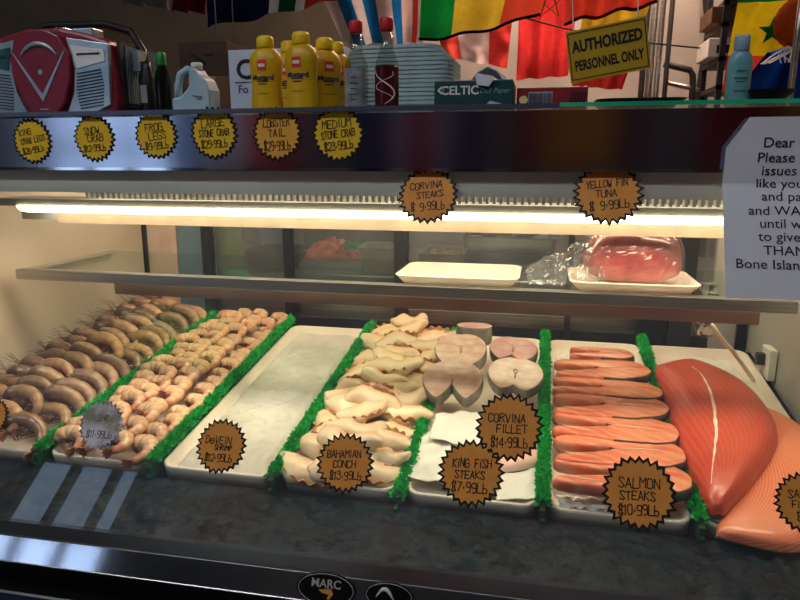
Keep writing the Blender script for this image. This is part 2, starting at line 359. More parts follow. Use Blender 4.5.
# shelf
YS=1.0; s0=at(17,275,YS); s1=at(797,314,YS); ZS=at(545,291,YS).z
cpart(MB().box(((s0.x+s1.x)/2,YS+.135,ZS-.004),(s1.x-s0.x,.26,.006)),'shelf',M_gl2)
shf=cpart(MB().box(((s0.x+s1.x)/2,YS,ZS-.009),(s1.x-s0.x,.006,.018)).box(((s0.x+s1.x)/2,YS+.008,ZS-.001),(s1.x-s0.x,.02,.002)),'shelf_lip',M_brush,bevel=.0008)
a0=at(112,292,YS+.02).x; a1=at(762,315,YS+.02).x
cpart(MB().box(((a0+a1)/2,YS+.03,ZS-.031),(a1-a0,.004,.026)),'shelf_lamp_guard',mat('pinkish_steel',(150,122,110),(166,138,124),scale=10,rough=.35,metal=.1))
for px in (704,):
    p=at(px,330,1.2)
    cpart(MB().box((p.x,1.2,ZS-.06),(.022,.03,.09)).box((p.x,1.18,ZS-.035),(.016,.04,.02)),'shelf_bracket',mat('flaking_white_bracket',(30,28,30),(214,208,198),scale=60,rough=.5,lo=.48,hi=.52))
for x in (s0.x+.01, s1.x-.01):
    cpart(MB().box((x,YS+.13,ZS-.012),(.006,.25,.012)),'shelf_bracket',M_brush)
# rear: posts, doors
def post(pxa,pxb,m,y=YBK,z0=.93,z1=1.4,name='rear_post'):
    a=at(pxa,290,y).x; c=at(pxb,290,y).x
    return cpart(MB().box(((a+c)/2,y,(z0+z1)/2),(c-a,.02,z1-z0)),name,m,bevel=.001)
M_pink=mat('pinkish_rear_frame',(200,172,156),(220,196,182),scale=16,rough=.5)
M_bluegrey=mat('blue_grey_rear_frame',(92,112,128),(112,132,148),scale=8,rough=.35)
post(146,151,M_black); post(152,182,M_pink,YBK+.012); post(183,207,M_bluegrey,YBK+.008); post(206,213,M_black)
post(286,294,M_black); post(395,408,M_dark); post(566,572,M_dark)
post(640,668,M_black,z0=.9,z1=1.12); post(671,694,M_dark); post(712,739,M_greyliner,YBK+.01); post(740,749,M_black)
cpart(MB().box((XC,YBK+.02,.9),(XW,.03,.14)),'rear_rail',M_dark)
cpart(MB().box((XC,YBK+.02,1.385),(XW,.03,.03)),'rear_rail',M_dark)
xs=[XA+.03]+[at(p,290,YBK).x for p in (210,400,570)]+[XB]
for i in range(4):
    xa,xb=xs[i],xs[i+1]; y=YBK+(.005 if i%2 else -.012)
    d=cpart(MB().box(((xa+xb)/2,y+.02,.986),(xb-xa,.008,.032)).box(((xa+xb)/2,y+.02,1.365),(xb-xa,.008,.02)).box((xa+.004,y+.02,1.178),(.008,.0082,.39)).box((xb-.004,y+.02,1.178),(.008,.0082,.39)),'rear_door',M_brush)
    cpart(MB().box(((xa+xb)/2,y+.02,1.178),(xb-xa,.004,.352)),'glass_pane',M_gl3,par=d)
# trim at the glass foot and the lower body
xa,xb=XA-.05,XB+.05
def strip(yz0,yz1,name,m,par=None,th=.003):
    b=MB(); P=[]
    for x in (xa,xb):
        f=foot(x)
        for (dy,dz) in (yz0,yz1): P.append(f+Vector((0,dy,dz)))
    n=Vector((0,-(yz0[1]-yz1[1]),yz0[0]-yz1[0])).normalized()
    b.v=[p+Vector((0,0,0)) for p in P]+[p-n*th*(-1 if False else 1) for p in P]
    b.face([0,1,3,2]); b.face([4,6,7,5])
    for i,j in ((0,1),(1,3),(3,2),(2,0)): b.face([j,i,4+i,4+j])
    return cpart(b,name,m,par)
strip((.004,.002),(-.010,-.011),'glass_channel',M_chrome)
strip((-.010,-.011),(-.0105,-.0135),'channel_bead',M_brush)
strip((-.011,-.013),(-.022,-.040),'bottom_trim',M_chrome)
strip((-.0225,-.040),(-.020,-.043),'channel_bead',M_brush)
strip((-.004,-.043),(-.004,-.60),'base_panel',M_black,th=.02)
strip((-.03,-.078),(-.03,-.13),'base_trim',mat('blue_grey_steel',(60,84,120),(80,104,140),scale=5,rough=.25,metal=.8))
strip((-.029,-.076),(-.031,-.078),'base_trim_bead',M_brush)
cpart(MB().box((XC,1.03,.80),(XW,.86,.02)),'well_floor',M_dark)
# emblems on the dark body front under the trim
def base_pt(px,py): 
    f=foot(0); return at(px,py,f.y-.012)
SN_=Vector((0,-.027,.011)).normalized(); SB=basis0=None
for px,py,rx,kind in ((326,589,.034,0),(389,596,.027,1)):
    p0=foot(.0)+Vector((0,-.0165,-.0265)); dr=foot(.5)-foot(-.5); nn=dr.cross(SN_).cross(dr).normalized()
    p=hit(px,py,p0+nn*.0015,nn); xd=dr.normalized(); zd=xd.cross(-nn).normalized()
    fr_=lambda x,y,z,p=p,xd=xd,zd=zd,nn=nn: p+xd*x-nn*y+zd*z
    R3=Matrix((xd,-nn,zd)).transposed()
    sh=[(rx*math.cos(t*math.pi/16),rx*.52*math.sin(t*math.pi/16)) for t in range(32)]
    bd=cpart(MB().prism(sh,-.001,.003,0,fr=fr_),'emblem',mat('glossy_black_badge',(8,8,10),rough=.35))
    b=MB(); b.tube([fr_(rx*.93*math.cos(t*math.pi/16),-.0012,rx*.47*math.sin(t*math.pi/16)) for t in range(33)],.0005,6)
    cpart(b,'emblem_rim',mat('dull_silver_line',(150,150,154),rough=.5),par=bd)
    if kind==0:
        text('lettering','MARC',.0125,mat('badge_grey_letters',(170,166,156),rough=.5),bd,fr_(0,-.0014,.0055)-case.location,R3,bold=.0002)
        b=MB(); b.prism([(-.008,-.001),(.006,.001),(.009,-.004),(.005,-.010),(.002,-.010),(.004,-.005),(-.004,-.004)],-.0018,-.001,fr=fr_); cpart(b,'emblem_mark',mat('badge_ochre',(190,140,60),rough=.5),par=bd)
    else:
        b=MB(); b.tube([fr_(-.014+.02*t/8,-.002,-.002+.009*math.sin(t*.42)) for t in range(9)],[.0004+.0018*math.sin(math.pi*t/8) for t in range(9)],6)
        cpart(b,'emblem_mark',M_white,par=bd)
# wall fittings on the right liner: outlet and cable
p=at(757,362,1.3)
s_=empty('wall_socket',(XB-.003,1.3,p.z),label='small white socket with plugged cables on the grey right inner wall',cat='socket')
MB().box((-.006,0,0),(.014,.045,.06)).build('plate',M_white,s_,bevel=.002)
MB().box((-.02,.004,.006),(.016,.016,.022)).build('plug',M_dark,s_,bevel=.002)
c0=at(712,325,1.12); c1=at(732,350,1.2); c2=at(752,378,1.28); c3=at(768,400,1.34)
tag(MB().tube([c0,c0.lerp(c1,.5)+Vector((0,0,-.003)),c1,c2,c3,(XB-.012,1.36,.96)],.0036,8).build('power_cable',M_foam,None,smooth=True),'cream cable running down from the shelf to the right inner wall','cable')
# ------------------------------------------------------------------ ice bed
DIV=[-.767,-.567,-.369,-.18,.018,.216]
def icef(u,v):
    x=XA+XW*u; y=.615+(1.44-.615)*v
    base=.876 if y<.815 else .862+.142*(y-.8)
    base-=max(0,(.72-y))*.25
    h=noise.noise(Vector((x*26,y*26,0)))*.007+noise.noise(Vector((x*75,y*75,3)))*.006
    return (x,y,base+(h if y<.81 else h*.15))
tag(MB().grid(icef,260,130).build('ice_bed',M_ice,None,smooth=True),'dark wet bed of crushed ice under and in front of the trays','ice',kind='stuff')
# ------------------------------------------------------------------ trays
edges=[XA+.012]+DIV+[.422]
TN=['leftmost, heaped with whole head-on shrimp','second from the left, with peeled curled shrimp','the only one without seafood, holding melting ice','piled with pale conch meat','with kingfish steaks and white paper','with a row of orange salmon steaks','rightmost, under two large salmon fillets']
def rrect(x0,x1,y0,y1,r,n=5):
    P=[]
    for cx,cy,a0 in ((x1-r,y1-r,0),(x0+r,y1-r,90),(x0+r,y0+r,180),(x1-r,y0+r,270)):
        for k in range(n+1):
            a=R_(a0+90*k/n); P.append((cx+r*math.cos(a),cy+r*math.sin(a)))
    return P
TY0,TY1=.823,1.392
for k in range(7):
    x0=edges[k]+.0065; x1=edges[k+1]-.0065; mx=(x0+x1)/2
    b=MB(); loops=[(.004,-.026),(.0,-.004),(0,0),(.003,.001),(.0055,-.001),(.009,-.014),(.014,-.0165)]
    for d,h in loops:
        for (x,y) in rrect(x0+d,x1-d,TY0+d,TY1-d,.022-d*.6): b.v.append(Vector((x-mx,y-1.1075,bedz(y)-bedz(1.1075)+h)))
    n=24
    for i in range(len(loops)-1):
        for q in range(n): q2=(q+1)%n; b.face([i*n+q,i*n+q2,(i+1)*n+q2,(i+1)*n+q])
    b.face(list(range(n))[::-1]); b.face([(len(loops)-1)*n+q for q in range(n)])
    o=b.build('seafood_tray',M_foam,None,smooth=True); o.location=(mx,1.1075,bedz(1.1075))
    tag(o,'long cream plastic tray on the ice, '+TN[k],'tray','long cream trays in the case')
# melting ice in tray three
x0,x1=DIV[1]+.02,DIV[2]-.02
def il(u,v):
    x=x0+(x1-x0)*u; y=.838+(1.378-.838)*v; e=min(1,min(u,1-u)*12,min(v,1-v)*30)
    return (x,y,bedz(y)-.0165+e*(.012+.005*noise.noise(Vector((x*22,y*22,1)))+.0025*noise.noise(Vector((x*80,y*80,5)))))
tag(MB().grid(il,60,150).build('melting_ice',M_iceL,None,smooth=True),'smooth pale layer of melting ice filling the tray that holds no seafood','ice',kind='stuff')
# ------------------------------------------------------------------ parsley dividers
DN=['between the whole shrimp and the peeled shrimp','between the peeled shrimp and the tray of ice','between the tray of ice and the conch','between the conch and the kingfish steaks','between the kingfish steaks and the salmon steaks','between the salmon steaks and the salmon fillets']
for k,x in enumerate(DIV):
    t=empty('parsley_divider',(x,1.1,bedz(1.1)),Matrix.Rotation(math.atan(.142),3,'X'),'green plastic parsley divider strip running '+DN[k],'divider','green parsley divider strips')
    y0,y1=-.285,.305
    if k==3: y0=-.295
    b=MB().box((0,0,-.004),(.007,y1-y0,.022)); b.box((0,y0-.006,-.008),(.005,.02,.006))
    b.build('base_strip',M_greend,t)
    b=MB(); rs=random.Random(k); NB=6800 if k in(3,4,5) else 5600; top=.014 if k!=3 else .005
    for i in range(NB):
        y=rs.uniform(y0,y1); a=rs.uniform(-.15*math.pi,1.15*math.pi); w=.75+.25*math.sin(y*70+k)*rs.random()
        c=Vector((math.cos(a)*.0055*w,y,top-.004+math.sin(a)*.0075*w)); d=Vector((math.cos(a),rs.uniform(-.8,.8),math.sin(a)+.2)).normalized()
        u=d.cross(Vector((rs.uniform(-1,1),rs.uniform(-1,1),rs.uniform(-1,1)))).normalized(); L=rs.uniform(.003,.0095)*(1.25 if rs.random()<.15 else 1); W=rs.uniform(.0012,.0028)
        q=len(b.v); b.v+=[c-u*W*.5,c+u*W*.5,c+d*L*.6+u*W,c+d*L,c+d*L*.6-u*W]; b.face([q,q+1,q+2,q+3,q+4])
    b.build('foliage',M_green,t)
# ------------------------------------------------------------------ shrimp
M_shA=uvmat('grey_shell_shrimp',[(0,(66,44,36)),(.2,(136,98,74)),(.38,(190,144,104)),(.8,(204,154,112)),(1,(140,84,60))],nscale=42,nmix=.55,bands=2.4,bandcol=(116,80,60),bandamt=.32,distort=1.0,vary=(.5,1.15),rough=.3,coat=.5)
M_shB=uvmat('peach_shell_shrimp',[(0,(226,178,136)),(.35,(236,196,156)),(.7,(232,182,140)),(.92,(222,152,112)),(1,(204,120,86))],nscale=60,nmix=.35,rough=.3,coat=.5,bands=2.4,bandcol=(206,124,86),bandamt=.55,distort=.5,vary=(.82,1.05))
M_leg=mat('shrimp_legs',(70,44,38),(150,92,70),scale=90,rough=.4)
M_tail=mat('shrimp_tail_fan',(176,108,80),(216,150,112),scale=90,rough=.35)
def shrimp(kind):
    if kind=='A': R,a0,a1,r0=.0315,165,-14,.0118; nm='whole_shrimp'
    else: R,a0,a1,r0=.0185,180,-30,.0118; nm='peeled_shrimp'
    root=bpy.data.objects.new(nm,None); root.empty_display_size=.01; C.objects.link(root)
    pts=[];rad=[]; N=32
    for i in range(N+1):
        t=i/N; a=R_(a0+(a1-a0)*t); rr=R*(1+.18*math.cos(a)*(kind=='A')); e=(1-.58*t**1.4)
        pts.append((rr*math.cos(a),0,rr*math.sin(a)*(.86 if kind=='A' else .95))); seg=(t*6.5)%1
        rad.append(r0*e*(.35+.65*min(1,t*7))*(1+.10*(1-seg)))
    o=MB().tube(pts,rad,10,flat=.85).build('body',M_shA if kind=='A' else M_shB,root,smooth=True)
    kids=[o]; e=Vector(pts[-1]); d=(e-Vector(pts[-3])).normalized(); n_=Vector((0,1,0))
    b=MB()
    for s_ in (-1.2,-.4,.4,1.2):
        u=(d+n_*s_*.55).normalized(); w=u.cross(Vector((d.z,0,-d.x))).normalized(); L=.014
        q=len(b.v); b.v+=[e-w*.001-d*.002,e+u*L*.7-w*.003,e+u*L,e+u*L*.7+w*.003,e+w*.001-d*.002]; b.face([q,q+1,q+2,q+3,q+4])
    kids.append(b.build('tail_fan',M_tail,root,solid=.0008))
    b=MB()
    for i in range(15):
        t=.06+.66*i/14; p=Vector(pts[int(t*N)]); c=-p.normalized(); c.y=0
        for s_ in (-1,1):
            q=p+c*rad[int(t*N)]*.8; b.tube([q,q+c*.005+Vector((random.uniform(-.003,.003),s_*.003,0)),q+c*(.019 if kind=='A' else .004)+Vector((random.uniform(-.005,.005),s_*.004,0))],[.0011,.0009,.0004],4)
    kids.append(b.build('legs',M_leg,root))
    if kind=='A':
        b=MB(); p=Vector(pts[1])
        for i in range(6):
            dx=Vector((-random.uniform(.3,1),random.uniform(-.6,.3),random.uniform(-.9,.25))); L=random.uniform(.02,.065)
            b.tube([p,p+dx*L*.5+Vector((0,0,.004)),p+dx*L+Vector((0,0,-.004))],[.0005,.0004,.0002],4)
        kids.append(b.build('antennae',M_leg,root))
        kids.append(MB().lathe([(.0003,-.002),(.0017,-.001),(.002,0),(.0017,.001),(.0003,.002)],8,Vector(pts[3])+Vector((-.002,.0088,.004))).build('eye',M_black,root,smooth=True))
    KIDS[root.name]=kids
    return root
rowname=['front','second','third','fourth','fifth','sixth','seventh','eighth','ninth','tenth','eleventh','twelfth','thirteenth','fourteenth','fifteenth','sixteenth','seventeenth']
pA=shrimp('A'); firstA=True; rs=random.Random(3)
NR=15
for r in range(NR):
    y=.852+(1.372-.845)*r/(NR-1)
    for c in range(3):
        x=XA+.050+.055*c+rs.uniform(-.008,.008)+.004*(r%2); z=bedz(y)+.008+.034*max(0,1-abs(c-.6)/1.7)
        yy=y+rs.uniform(-.009,.009)-.008*c
        o=pA if firstA else copy_tree(pA); firstA=False
        tl=rs.uniform(25,55); N_=Vector((rs.uniform(-.1,.35),-math.sin(R_(tl)),math.cos(R_(tl))))
        xd=Vector((1,rs.uniform(-.25,.1),-.3+rs.uniform(-.5,.25)))
        s=rs.uniform(1.08,1.32)
        o.matrix_world=Matrix.Translation((x,yy,z))@basis(xd,N_).to_4x4()@Matrix.Scale(s,4)
        side='against the left wall' if c==0 else 'at the side of the green divider' if c==2 else 'in the middle of the heap'
        tag(o,'brown whole shrimp %s, %s row of the leftmost tray'%(side,rowname[r]),'shrimp','whole shrimp heaped in the leftmost tray')
pB=shrimp('B'); firstB=True
NR=16
for r in range(NR):
    y=.838+(1.375-.838)*r/(NR-1)
    for c in range(4):
        x=DIV[0]+.032+.0435*c+rs.uniform(-.006,.006); z=bedz(y)+.003+.012*(c in(1,2))+rs.uniform(0,.006); yy=y+rs.uniform(-.007,.007)
        o=pB if firstB else copy_tree(pB); firstB=False
        tl=rs.uniform(8,34); N_=Vector((rs.uniform(-.15,.15),-math.sin(R_(tl)),math.cos(R_(tl))))
        a=R_(-38+rs.uniform(-20,20)) if c>0 else R_(-15+rs.uniform(-40,30))
        xd=Vector((math.cos(a),math.sin(a),0)); s=rs.uniform(1.08,1.34)
        o.matrix_world=Matrix.Translation((x,yy,z+.004))@basis(xd,N_).to_4x4()@Matrix.Scale(s,4)
        side=['in the left column','left of centre','right of centre','in the right column'][c]
        tag(o,'peach peeled shrimp %s, %s row of the second tray'%(side,rowname[r]),'shrimp','peeled shrimp laid in the second tray')
# ------------------------------------------------------------------ conch meat
M_con=uvmat('conch_meat',[(0,(232,186,142)),(.3,(246,220,184)),(.7,(240,210,168)),(1,(216,158,112))],nscale=16,nmix=.7,rough=.35,coat=.4,sss=.2,vary=(.85,1.06))
M_cfr=mat('conch_frill',(190,126,78),(226,178,126),scale=60,rough=.4,sss=.1)
def conch(seed):
    root=bpy.data.objects.new('conch_fillet',None); C.objects.link(root); r=random.Random(seed); so=Vector((seed*3.1,0,0))
    def f(u,v):
        a=2*math.pi*u; ph=math.pi*(v-.5); cx=math.cos(ph)
        t=math.sin(ph); x=.048*t; bend=.010*t*t*(1 if seed%2 else -1)+.004*math.sin(t*5+seed)
        wd=.0185*cx**.7*(1-.25*t*(1 if seed%3 else -1)); p=Vector((x,bend+wd*math.cos(a),.0115*cx**.7*math.sin(a)))
        n=noise.noise(p*38+so)*.0045+noise.noise(p*95+so)*.0018; q=p.copy(); q.x=0
        return p+(q.normalized() if q.length>1e-5 else Vector((0,0,0)))*n+Vector((n,0,0))
    k=[MB().grid(f,20,22).build('meat',M_con,root,smooth=True)]
    b=MB()
    def g(u,v):
        x=-.03+.06*u; y0=-.016*(1 if seed%2 else -1); return (x,y0*(1+.25*v)*(1-.9*(x/.048)**2),-.002+.010*v+.0035*math.sin(u*24+seed)*v)
    k.append(b.grid(g,30,3).build('frilled_edge',M_cfr,root,smooth=True,solid=.0016))
    KIDS[root.name]=k; return root
protos=[conch(i) for i in range(1,6)]; used=[False]*5
idx=0
for r in range(13):
    y=.842+(1.366-.842)*r/12
    for c in range(3):
        w=idx%5; o=protos[w] if not used[w] else copy_tree(protos[w]); used[w]=True; idx+=1
        x=DIV[2]+.050+.046*c+rs.uniform(-.007,.007); yy=y+rs.uniform(-.012,.012)
        z=bedz(yy)+.003+.017*(c==1)+rs.uniform(-.002,.010)+.008*(r%3==1)
        Mx=Matrix.Rotation(rs.uniform(-.45,.75),4,'Z')@Matrix.Rotation(rs.uniform(.25,.8),4,'X')@Matrix.Rotation(rs.uniform(-.25,.25),4,'Y')
        o.matrix_world=Matrix.Translation((x,yy,z))@Mx@Matrix.Scale(rs.uniform(.95,1.25),4)
        tag(o,'cream conch fillet on the %s side of the %s row from the front'%(['left','middle','right'][c],rowname[r]),'conch meat','conch fillets piled in the fourth tray')
# ------------------------------------------------------------------ fish steaks
M_kf=mat('kingfish_flesh',(214,164,146),(234,202,184),scale=40,rough=.35,sss=.2,coat=.4,bump=.1,bscale=90,stretch=(1,1,3))
M_kf2=mat('pink_kingfish_flesh',(222,158,156),(234,194,188),scale=30,rough=.35,sss=.2,coat=.4,bump=.1,bscale=90)
addbands(M_kf,16,(196,140,128),.35,ang=0,axis='Y',dist=7)
addbands(M_kf2,16,(200,130,126),.35,ang=0,axis='Y',dist=7)
M_skin=mat('silver_fish_skin',(112,112,112),(196,192,184),scale=26,rough=.22,metal=.5,stretch=(1,1,.3))
M_bone=mat('fish_backbone',(240,214,196),(226,170,150),scale=120,rough=.4)
M_line=mat('dark_blood_line',(190,110,104),(206,136,126),scale=60,rough=.4)
def slab(out, th, m_face, m_rim, r=.003, rimf=None, dome=0):
    """closed slab in local XY, rounded rim, z from 0 to th"""
    n=len(out); b=MB(); cx=sum(p[0] for p in out)/n; cy=sum(p[1] for p in out)/n
    nr=[]
    for i in range(n):
        a=Vector(out[i-1]); c=Vector(out[(i+1)%n]); t=(c-a).normalized(); nr.append(Vector((t.y,-t.x)))
    ar=sum(out[i][0]*out[(i+1)%n][1]-out[(i+1)%n][0]*out[i][1] for i in range(n))
    sgn=1 if ar>0 else -1
    for d,z in ((r,0),(0,r),(-.0008,th*.5),(0,th-r),(r*.4,th-r*.25),(r,th)):
        for i in range(n): p=Vector(out[i])-nr[i]*sgn*d; b.v.append(Vector((p.x,p.y,z)))
    for k in range(5):
        for i in range(n):
            j=(i+1)%n; f=[k*n+i,k*n+j,(k+1)*n+j,(k+1)*n+i]
            b.face(f if sgn>0 else f[::-1], 0 if k==4 else (1 if rimf is None or rimf(out[i]) else 0))
    b.face([i for i in range(n)][::-1] if sgn>0 else list(range(n)),0); b.face([5*n+i for i in range(n)] if sgn>0 else [5*n+i for i in range(n)][::-1],0)
    return b
def ksteak(cx,cy,R,tilt,roll,label,mf=M_kf,th=.026,notch=1,h=.02,sq=.8,yaw=0):
    out=[]
    for i in range(48):
        a=2*math.pi*i/48; r=R*(1+.03*math.sin(3*a)); x=r*math.cos(a); y=r*sq*math.sin(a)
        dd=abs((a-1.5*math.pi)); 
        if notch and dd<.5: y+= R*sq*.8*notch*(1-dd/.5)**1.3
        if abs(a-math.pi/2)<.25: y-=R*.07*(1-abs(a-math.pi/2)/.25)
        out.append((x,y))
    p=bed(cx,cy,h); rot=Matrix.Rotation(yaw,3,'Z')@Matrix.Rotation(R_(tilt),3,'X')@Matrix.Rotation(R_(roll),3,'Z')
    t=empty('kingfish_steak',p,rot,label,'fish steak','kingfish steaks in the fifth tray')
    slab(out,th,mf,M_skin).build('flesh',[mf,M_skin],t,smooth=False)
    b=MB(); b.lathe([(.0001,th),(.0045,th),(.0055,th+.0012),(.003,th+.0016),(.0028,th+.0004),(.0001,th+.0004)],14,(0,R*.12,0)); b.build('backbone',M_bone,t,smooth=True)
    b=MB(); 
    for s_ in (): b.tube([(s_*.007,R*.12,th+.0001),(s_*R*.45,R*.10,th+.0003),(s_*R*.85,R*.16,th-.0002)],[.0012,.001,.0004],6)
    b.tube([(0,R*.02,th-.0002),(.001,-R*.12,th+.0002),(0,-R*.26,th-.0004)],[.0012,.0018,.0008],6); b.build('blood_line',M_line,t,smooth=True)
    return t
ksteak(461,360,.050,28,4,'pinkish kingfish steak lying behind the large notched steak, left column',h=.020,th=.030,notch=.35,sq=.95)
ksteak(513,358,.047,26,-6,'pink kingfish steak at the back of the right column beside the divider',M_kf2,h=.012,notch=.7,sq=.8)
ksteak(453,390,.053,27,3,'large kingfish steak with a deep notch and silvery top, left column front',h=.022,th=.028,notch=1.0,sq=.95)
ksteak(515,383,.050,30,-4,'round pale kingfish steak directly above the fillet price tag',h=.016,notch=.5,sq=.85)
t=empty('kingfish_steak',bed(474,343,.030),Matrix.Identity(3),'thick silver-skinned kingfish chunk standing upright at the back of the tray','fish steak','kingfish steaks in the fifth tray')
ov=[(.0265*math.cos(2*math.pi*i/40)*1.36,.026*math.sin(2*math.pi*i/40)*(1+.1*math.cos(4*math.pi*i/40))) for i in range(40)]
slab(ov,.038,M_kf2,M_skin).build('flesh',[M_kf2,M_skin],t)
MB().lathe([(.0001,.038),(.003,.0384),(.0036,.039),(.0001,.0392)],10).build('backbone',M_bone,t)
t=empty('kingfish_steak',bed(451,352,.006),Matrix.Rotation(.4,3,'Z')@RX(20),'small folded kingfish piece beside the upright chunk under a clear bag','fish steak','kingfish steaks in the fifth tray')
slab([(p[0]*.8,p[1]*1.0) for p in ov],.03,M_kf,M_skin).build('flesh',[M_kf,M_skin],t)
MB().lathe([(.0001,.030),(.003,.0304),(.0001,.0312)],10).build('backbone',M_bone,t)
# clear zip bag behind the chunk
pb=bed(462,338,.03)
t=empty('zip_bag',pb,RZ(14),'clear plastic zip bag with blue seal lying behind the upright fish chunk','plastic bag')
MB().grid(lambda u,v:(-.035+.07*u,.0+.045*v,.004*math.sin(u*9+v*5)+.012*math.sin(math.pi*v)),14,10).build('film',M_film,t,smooth=True)
MB().box((0,-.001,.004),(.07,.002,.003)).build('zip_seal',mat('blue_zip',(90,150,190),rough=.3),t)
# paper and corvina fillets
def sheet(name,quad,h,m,label,cat,amp=.006,fr=7,seed=0,group=None,solid=.0006):
    P=[bed(x,y,h) for x,y in quad]; c=sum(P,Vector((0,0,0)))/4
    def f(u,v):
        a=P[0].lerp(P[1],u); b_=P[3].lerp(P[2],u); p=a.lerp(b_,v)-c
        return p+Vector((0,0,abs(noise.noise(Vector((u*fr*.5,v*fr*.5,seed))))*amp*1.1+noise.noise(Vector((u*fr,v*fr,seed+9)))*amp*.5))
    o=MB().grid(f,26,26).build(name,m,None,smooth=True,solid=solid); o.location=c; return tag(o,label,cat,group)
sheet('waxed_paper',[(412,434),(476,424),(484,488),(400,478)],.004,M_wax,'crumpled white waxed paper lying over the fillets left of the kingfish price tag','paper',.007,seed=1)
sheet('waxed_paper',[(436,414),(498,412),(512,452),(428,440)],.012,M_wax,'folded white waxed paper corner just under the notched fish steak','paper',.006,seed=4)
sheet('waxed_paper',[(500,470),(543,466),(541,500),(496,500)],.001,M_wax,'flat white waxed paper at the front right corner of the kingfish tray','paper',.003,seed=8)
M_corv=uvmat('corvina_flesh',[(0,(238,196,176)),(.4,(240,170,148)),(.75,(236,188,168)),(1,(236,214,196))],nscale=24,nmix=.5,bands=5,bandamt=.35,angle=70)
def interp(P,t):
    n=len(P)-1; f=min(max(t,0),1)*n; i=min(int(f),n-1); t_=f-i
    p0,p1,p2,p3=[Vector(P[max(0,min(n,i+q))]) for q in (-1,0,1,2)]
    return .5*((2*p1)+(-p0+p2)*t_+(2*p0-5*p1+4*p2-p3)*t_*t_+(-p0+3*p1-3*p2+p3)*t_**3)
def fillet(name,L,Rr,h,base,m,label,cat,nu=26,nv=60,group=None,skin=None,dents=0):
    PL=[bed(x,y,base+h*.3) for x,y in L]; PR=[bed(x,y,base+h*.3) for x,y in Rr]; c=(sum(PL,Vector())+sum(PR,Vector()))/(len(PL)+len(PR))
    def f(u,v):
        a=interp(PL,v); b_=interp(PR,v); p=a.lerp(b_,u); e=(1-abs(2*u-1)**3.2)**.5; e2=min(1,math.sin(math.pi*min(max(v,0),1))**.35+.0)
        z=h*e*(.03+.97*e2)+dents*noise.noise(Vector((u*3,v*6,h*99)))*e
        return Vector((p.x,p.y,bedz(p.y)+base+z))-c
    b=MB().grid(f,nu,nv)
    o=b.build(name,m,None,smooth=True)
    # underside (skin)
    b2=MB()
    def g(u,v):
        a=interp(PL,v); b_=interp(PR,v); p=a.lerp(b_,u); return Vector((p.x,p.y,bedz(p.y)+base-.0015))-c
    q=[Vector(x) for x in (g(0,0),)]
    b2.grid(g,8,30)
    s_=b2.build('skin',skin or M_skin,o,smooth=True)
    o.location=c; FF.insert(0,f); return tag(o,label,cat,group)
FF=[]
fillet('corvina_fillet',[(498,470),(520,468),(540,462)],[(500,446),(522,446),(541,444)],.014,.004,M_corv,'pink corvina fillet at the right of the kingfish price tag beside the green divider','fish fillet',group='corvina fillets in the fifth tray')
fillet('corvina_fillet',[(488,440),(505,432),(536,428)],[(486,420),(510,412),(538,408)],.012,.002,M_corv,'corvina fillet mostly hidden behind the fillet price tag','fish fillet',group='corvina fillets in the fifth tray')
fillet('corvina_fillet',[(440,482),(470,488),(500,492)],[(445,455),(470,462),(502,468)],.010,.000,M_corv,'pale corvina fillet end behind the kingfish price tag','fish fillet',group='corvina fillets in the fifth tray')
# ------------------------------------------------------------------ salmon
def salmonmat(name,c1,c2,c3,sc,ang,amt,st=(1,1,1)):
    m=uvmat(name,[(0,c1),(.5,c2),(1,c3)],nscale=14,nmix=.6,bands=sc,bandcol=(250,196,160),bandamt=amt,angle=ang,rough=.33,coat=.35,sss=.12,distort=1.6); return m
M_sal=mat('salmon_steak_flesh',(220,98,62),(238,146,108),scale=22,rough=.33,sss=.12,coat=.35,bump=.12,bscale=70,stretch=(.5,2.4,1))
addbands(M_sal,18,(246,190,158),.38,ang=25,axis='Y',dist=5)
M_sskin=mat('dark_salmon_skin',(30,28,32),(84,78,78),scale=40,rough=.3)
M_fat=mat('salmon_fat_edge',(236,206,186),(244,222,204),scale=40,rough=.4)
def steak_outline(L,D,n=16,gap=.35):
    P=[]
    # right round back, two belly flaps to the left
    for i in range(n+1):
        a=-math.pi/2+math.pi*i/n; P.append((L*.5-D*.5+D*.5*math.cos(a)*1.15, D*.5*math.sin(a)))
    P+=[(L*.22,D*.50),(0,D*.47),(-L*.2,D*.44),(-L*.38,D*.40),(-L*.48,D*.33),(-L*.5,D*.24),(-L*.47,D*.15),(-L*.36,D*.10),(-L*.2,D*.07),(-L*.06,D*.03),(-L*.02,0),(-L*.06,-D*.05),(-L*.2,-D*.12),(-L*.36,-D*.20),(-L*.47,-D*.28),(-L*.5,-D*.38),(-L*.47,-D*.46),(-L*.38,-D*.5),(-L*.2,-D*.53),(0,-D*.54),(L*.22,-D*.53)]
    return P
SN=[(600,361,.115,'small back salmon steak, furthest from the glass'),(601,377,.165,'salmon steak with pale belly flap, second from the back'),(602,396,.178,'straight salmon steak, third from the back with long dark skin line'),(607,414,.178,'salmon steak in the middle of the row'),(611,436,.182,'wide pale-lined salmon steak, third from the front'),(614,460,.180,'forked salmon steak just behind the salmon steaks price tag'),(612,484,.178,'front salmon steak mostly behind the salmon steaks price tag')]
